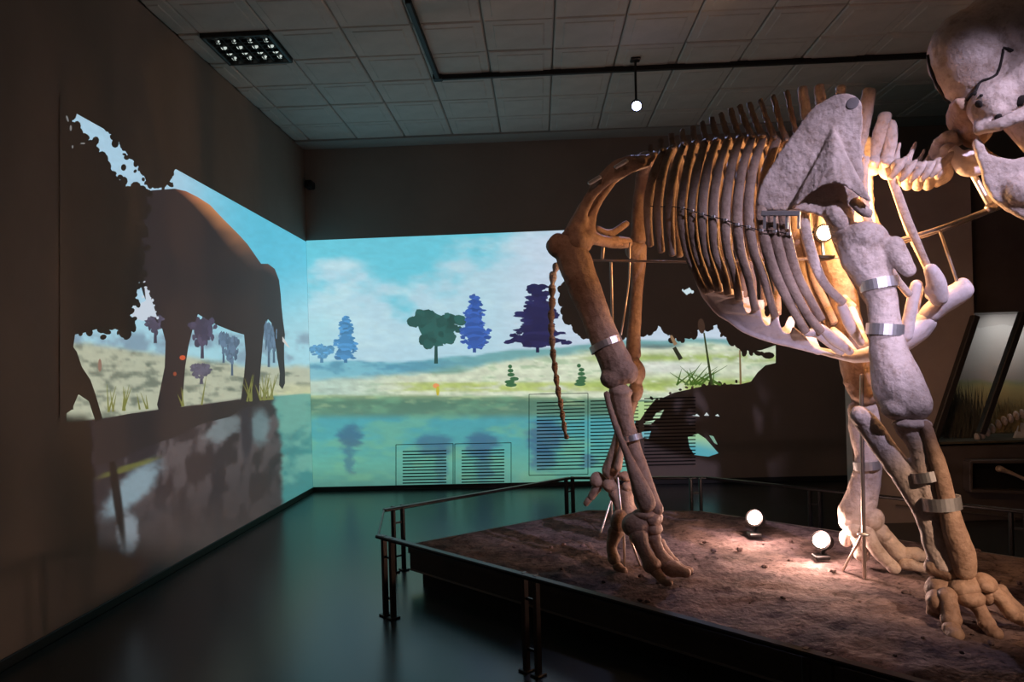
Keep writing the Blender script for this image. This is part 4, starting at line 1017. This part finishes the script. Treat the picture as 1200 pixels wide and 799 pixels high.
nt.links.new(tc.outputs['Object'], sp.inputs[0]); nt.links.new(tc.outputs['Object'], nz.inputs[0]); nt.links.new(nz.outputs['Fac'], md_.inputs[0]); nt.links.new(sp.outputs['Z'], md_.inputs[2])
rp = nt.nodes.new('ShaderNodeValToRGB'); cr_ = rp.color_ramp
zz = lambda py: rdz(1160, py).z+.06
mr = nt.nodes.new('ShaderNodeMapRange'); mr.inputs['From Min'].default_value = zz(525); mr.inputs['From Max'].default_value = zz(365)
nt.links.new(md_.outputs[0], mr.inputs['Value']); nt.links.new(mr.outputs[0], rp.inputs[0]); nt.links.new(rp.outputs[0], bs.inputs['Base Color'])
for i, (py, cc) in enumerate(((520, (.12, .09, .045)), (470, (.42, .30, .12)), (457, (.40, .33, .14)), (452, (.30, .30, .16)), (447, (.36, .31, .28)), (432, (.34, .30, .29)), (428, (.52, .50, .49)), (380, (.62, .61, .60)))):
    e = cr_.elements[i] if i < 2 else cr_.elements.new(.5)
    e.position = (525-py)/160; e.color = (*cc, 1)
bs.inputs['Roughness'].default_value = .9
mkobj('painted_backdrop', [rdz(1090, 530, .55), rdz(1340, 530, .55), rdz(1340, 355, .55), rdz(1090, 355, .55)], [(0, 1, 2, 3)], mtb, case)['label'] = 'painted grey sky above a dry steppe'
MG = mat('dry_grass', (.45, .33, .13), .9, scale=12, col2=(.2, .15, .07)); MGd = mat('dark_shrub', (.10, .09, .06), .9, var=.4)
def tuft(name, px, py, h, k, mt, dd=.3, spread=.12):
    mb = MB(); base = rdz(px, py, dd)
    for i in range(k):
        q = base+r0*random.uniform(-spread, spread)+fwd*random.uniform(-.12, .12); tp = q+u0*h*random.uniform(.5, 1.1)+r0*random.uniform(-.1, .1)+fwd*random.uniform(-.05, .05); w_ = .006
        mb.add([q-r0*w_, q+r0*w_, (q+tp)/2+r0*.02+r0*w_, tp, (q+tp)/2+r0*.02-r0*w_], [(0, 1, 2, 3, 4)])
    o = mb.build(name, mt, case); o['kind'] = 'stuff'; return o
for px in range(1160, 1300, 14): tuft('grass_tuft', px, 505, .32, 60, MG, random.uniform(.15, .42))
for px, py in ((1110, 512), (1124, 512), (1138, 512), (1118, 505)): tuft('shrub', px, py, .5, 60, MGd, .3, .08)
MB().box((rdz(1200, 512, .3)), 2.2, .6, .02, ax).build('case_ground', MGd, case)
gl = mkobj('glass_pane', [rdz(1096, 514, 0), rdz(1300, 500, 0), rdz(1350, 360, 0), rdz(1145, 370, 0)], [(0, 1, 2, 3)], None, case)
gm = bpy.data.materials.new('case_glass'); gm.use_nodes = True; nt = gm.node_tree; nt.nodes.remove(nt.nodes['Principled BSDF'])
tr_n = nt.nodes.new('ShaderNodeBsdfTransparent'); gs_n = nt.nodes.new('ShaderNodeBsdfGlossy'); gs_n.inputs['Roughness'].default_value = .05; mx = nt.nodes.new('ShaderNodeMixShader'); mx.inputs[0].default_value = .06
nt.links.new(tr_n.outputs[0], mx.inputs[1]); nt.links.new(gs_n.outputs[0], mx.inputs[2]); nt.links.new(mx.outputs[0], nt.nodes['Material Output'].inputs[0])
gl.data.materials.append(gm)
l = lamp('AREA', 'case_lamp', rdz(1210, 372, .25), 3, (1, .97, .93), rdz(1200, 450, .5), rad=.6); l.parent = case; l.matrix_parent_inverse = Matrix.Translation(-Vector(case['_o']))
# low showcase window in the base, with a long bone behind
P = [rdz(*q, -.055) for q in ((1134, 540), (1260, 540), (1260, 578), (1134, 574))]
for i in range(4): MB().beam(P[i], P[(i+1) % 4], .03, .11, up=fwd, bev=.004).build('window_frame', M_case, case)
mkobj('recess', [p+fwd*.05 for p in P], [(3, 2, 1, 0)], M_black, case)
t = thing('long_bone', 'single pale long bone lying in the low case window', 'bone', rdz(1200, 566, -.06))
remesh(MB().tube([(rdz(1171, 549, -.06), .035), (rdz(1180, 552, -.06), .022), (rdz(1196, 559, -.06), .018), (rdz(1212, 566, -.06), .022), (rdz(1218, 568, -.06), .034)], n=10, sub=4), 'shaft', M_bone, t, .008, 2, .003)
t = thing('vertebra_row', 'curved pale vertebra tail leaning at the grass edge in the diorama', 'bone', rdz(1160, 520, .1))
for i, (x, y) in enumerate(((1145, 525), (1151, 521), (1157, 518), (1163, 514), (1170, 509), (1177, 505), (1184, 502), (1191, 499), (1198, 497))):
    p = rdz(x, y-12, .1); MB().ell(p, (r0*.022+u0*.008, fwd*.03, u0*.045-r0*.012), 10, 7).build('vertebra', M_bone, t, True)
t = thing('display_pedestal', 'pale flared pedestal behind the grass in the diorama', 'pedestal', rdz(1194, 519, .16))
f_ = [rdz(x, y, .16) for x, y in ((1187, 519), (1215, 519), (1210, 497), (1196, 495))]
MB().plate(f_, [p+fwd*.03 for p in f_]).build('body', M_white, t)
# cabinet panel joints
for a, c in (((1050, 592), (1196, 606)), ((1188, 606), (1191, 648))):
    MB().beam(rdz(*a, -.012), rdz(*c, -.012), .012, .012, up=fwd).build('panel_joint', M_trim, case)

fuse_all()
def sub(o, par):
    w_ = o.matrix_world.copy(); o.parent = par; o.matrix_parent_inverse = Matrix(); return o
def suture(pts, r_, v):
    tgt = []
    for x, y in pts:
        c = CAM; d = ray(x, y).normalized()
        hit = None
        ok, loc, nor, fi = skull.ray_cast(CAM, d)
        if ok: tgt.append((loc, r_))
    if len(tgt) > 1:
        sub(MB().tube(tgt, n=6, sub=2).build('suture', M_pit), skull)
suture([(1088, 66), (1091, 80), (1097, 96), (1105, 110), (1114, 120), (1125, 124), (1133, 119), (1139, 112), (1143, 108)], .011, 0)
suture([(1143, 108), (1147, 98), (1153, 94), (1160, 92), (1168, 87), (1172, 76), (1175, 62), (1176, 56), (1186, 59)], .007, 0)
def pit(x, y, r_):
    ok, loc, nor, fi = skull.ray_cast(CAM, ray(x, y).normalized())
    if ok:
        a = nor.orthogonal().normalized(); c = nor.cross(a)
        sub(MB().ell(loc, (a*r_, c*r_*.8, nor*.006), 12, 6).build('opening_shade', M_pit, None, True), skull)  # no hole here: dark disc on the bone paints an opening's shade
pit(1147, 122, .022); pit(1143, 110, .012); pit(1170, 137, .021); pit(1197, 118, .03); pit(1150, 112, .01)
ok, loc, nor, fi = sc.ray_cast(CAM, ray(999, 121).normalized())
if ok:
    a = nor.orthogonal().normalized(); c = nor.cross(a)
    sub(MB().ell(loc, (a*.034, c*.03, nor*.004), 14, 6).build('blade_dark_disc', mat('dark_disc', (.2, .18, .18), .8, var=.3), None, True), sc)  # flat dark disc near the top of the blade

# ================================================================== LAMPS
shoulder = S(985, 230, -.3)
# platform floodlights
for px, py, lab in ((884, 607, 'small floodlight on the platform edge behind the rib cage, shining out'), (962, 633, 'small floodlight on the earth beside the far forefoot, shining out')):
    g = gz(px, py+19, ZP+.03); d = (g-CAM).dot(fwd); p = at(px, py, d)
    t = spotlight(lab, p, p+(CAM-p)*.5-r0*.9+u0*.35, 16, (1, .64, .48), g, 165, 40, blend=.3, rl=.05)
    l = lamp('POINT', 'flood_spill', p+(CAM-p).normalized()*.07+u0*.05, 17, (1, .62, .52), rad=.05); attach(l, t)  # added point light off the lens, spilling onto earth and walls
# lamp inside the chest
p = S(966, 273, .12)
t = spotlight('bare bright lamp glowing inside the rib cage', p, CAM+Vector((.6, 0, .6)), 8, (1, .72, .45), S(966, 302, -.05), 150, 40, rl=.045)
l = lamp('POINT', 'chest_fill', S(1004, 258, .03), 42, (1, .52, .2), rad=.04); attach(l, t)  # added point light ahead of the lamp, brightens the front of the chest
# ceiling spot at the back, cool
p = at(746, 124, 7.0)
spotlight('cool white ceiling spotlight hanging from the ceiling near the dark track', p, rd(.9, 4.3, 2.5), 140, (.5, .56, 1), Vector((p.x, p.y, ZC-.02)), 60, 30)
# overhead spots on the hall side
def over(label, r_, d_, z_, tgt, en, col, size, blend):
    q = rd(r_, d_, z_); spotlight(label, q, tgt, en, col, Vector((q.x, q.y, ZC-.02)), size, 10, blend=blend)
over('cool track spotlight above the visitors aimed at the shoulder', 2.9, .9, 4.1, S(1020, 295, -.3), 660, (.80, .70, 1), 30, .65)
over('added cool fill spotlight hung low above the visitors, aimed at the breastbone', 1.3, .0, 2.6, S(975, 385, -.3), 520, (.80, .69, 1), 15, .8)  # added fill, brightens the pale cartilage from a low angle
over('warm track spotlight above the visitors aimed at the hind leg', .2, 1.4, 4.1, S(692, 315, -.3), 72, (1, .52, .37), 20, .9)
over('warm track spotlight above the visitors aimed at the forefoot', 3.3, .3, 2.9, S(1120, 640, -.35), 780, (1, .66, .47), 16, .9)
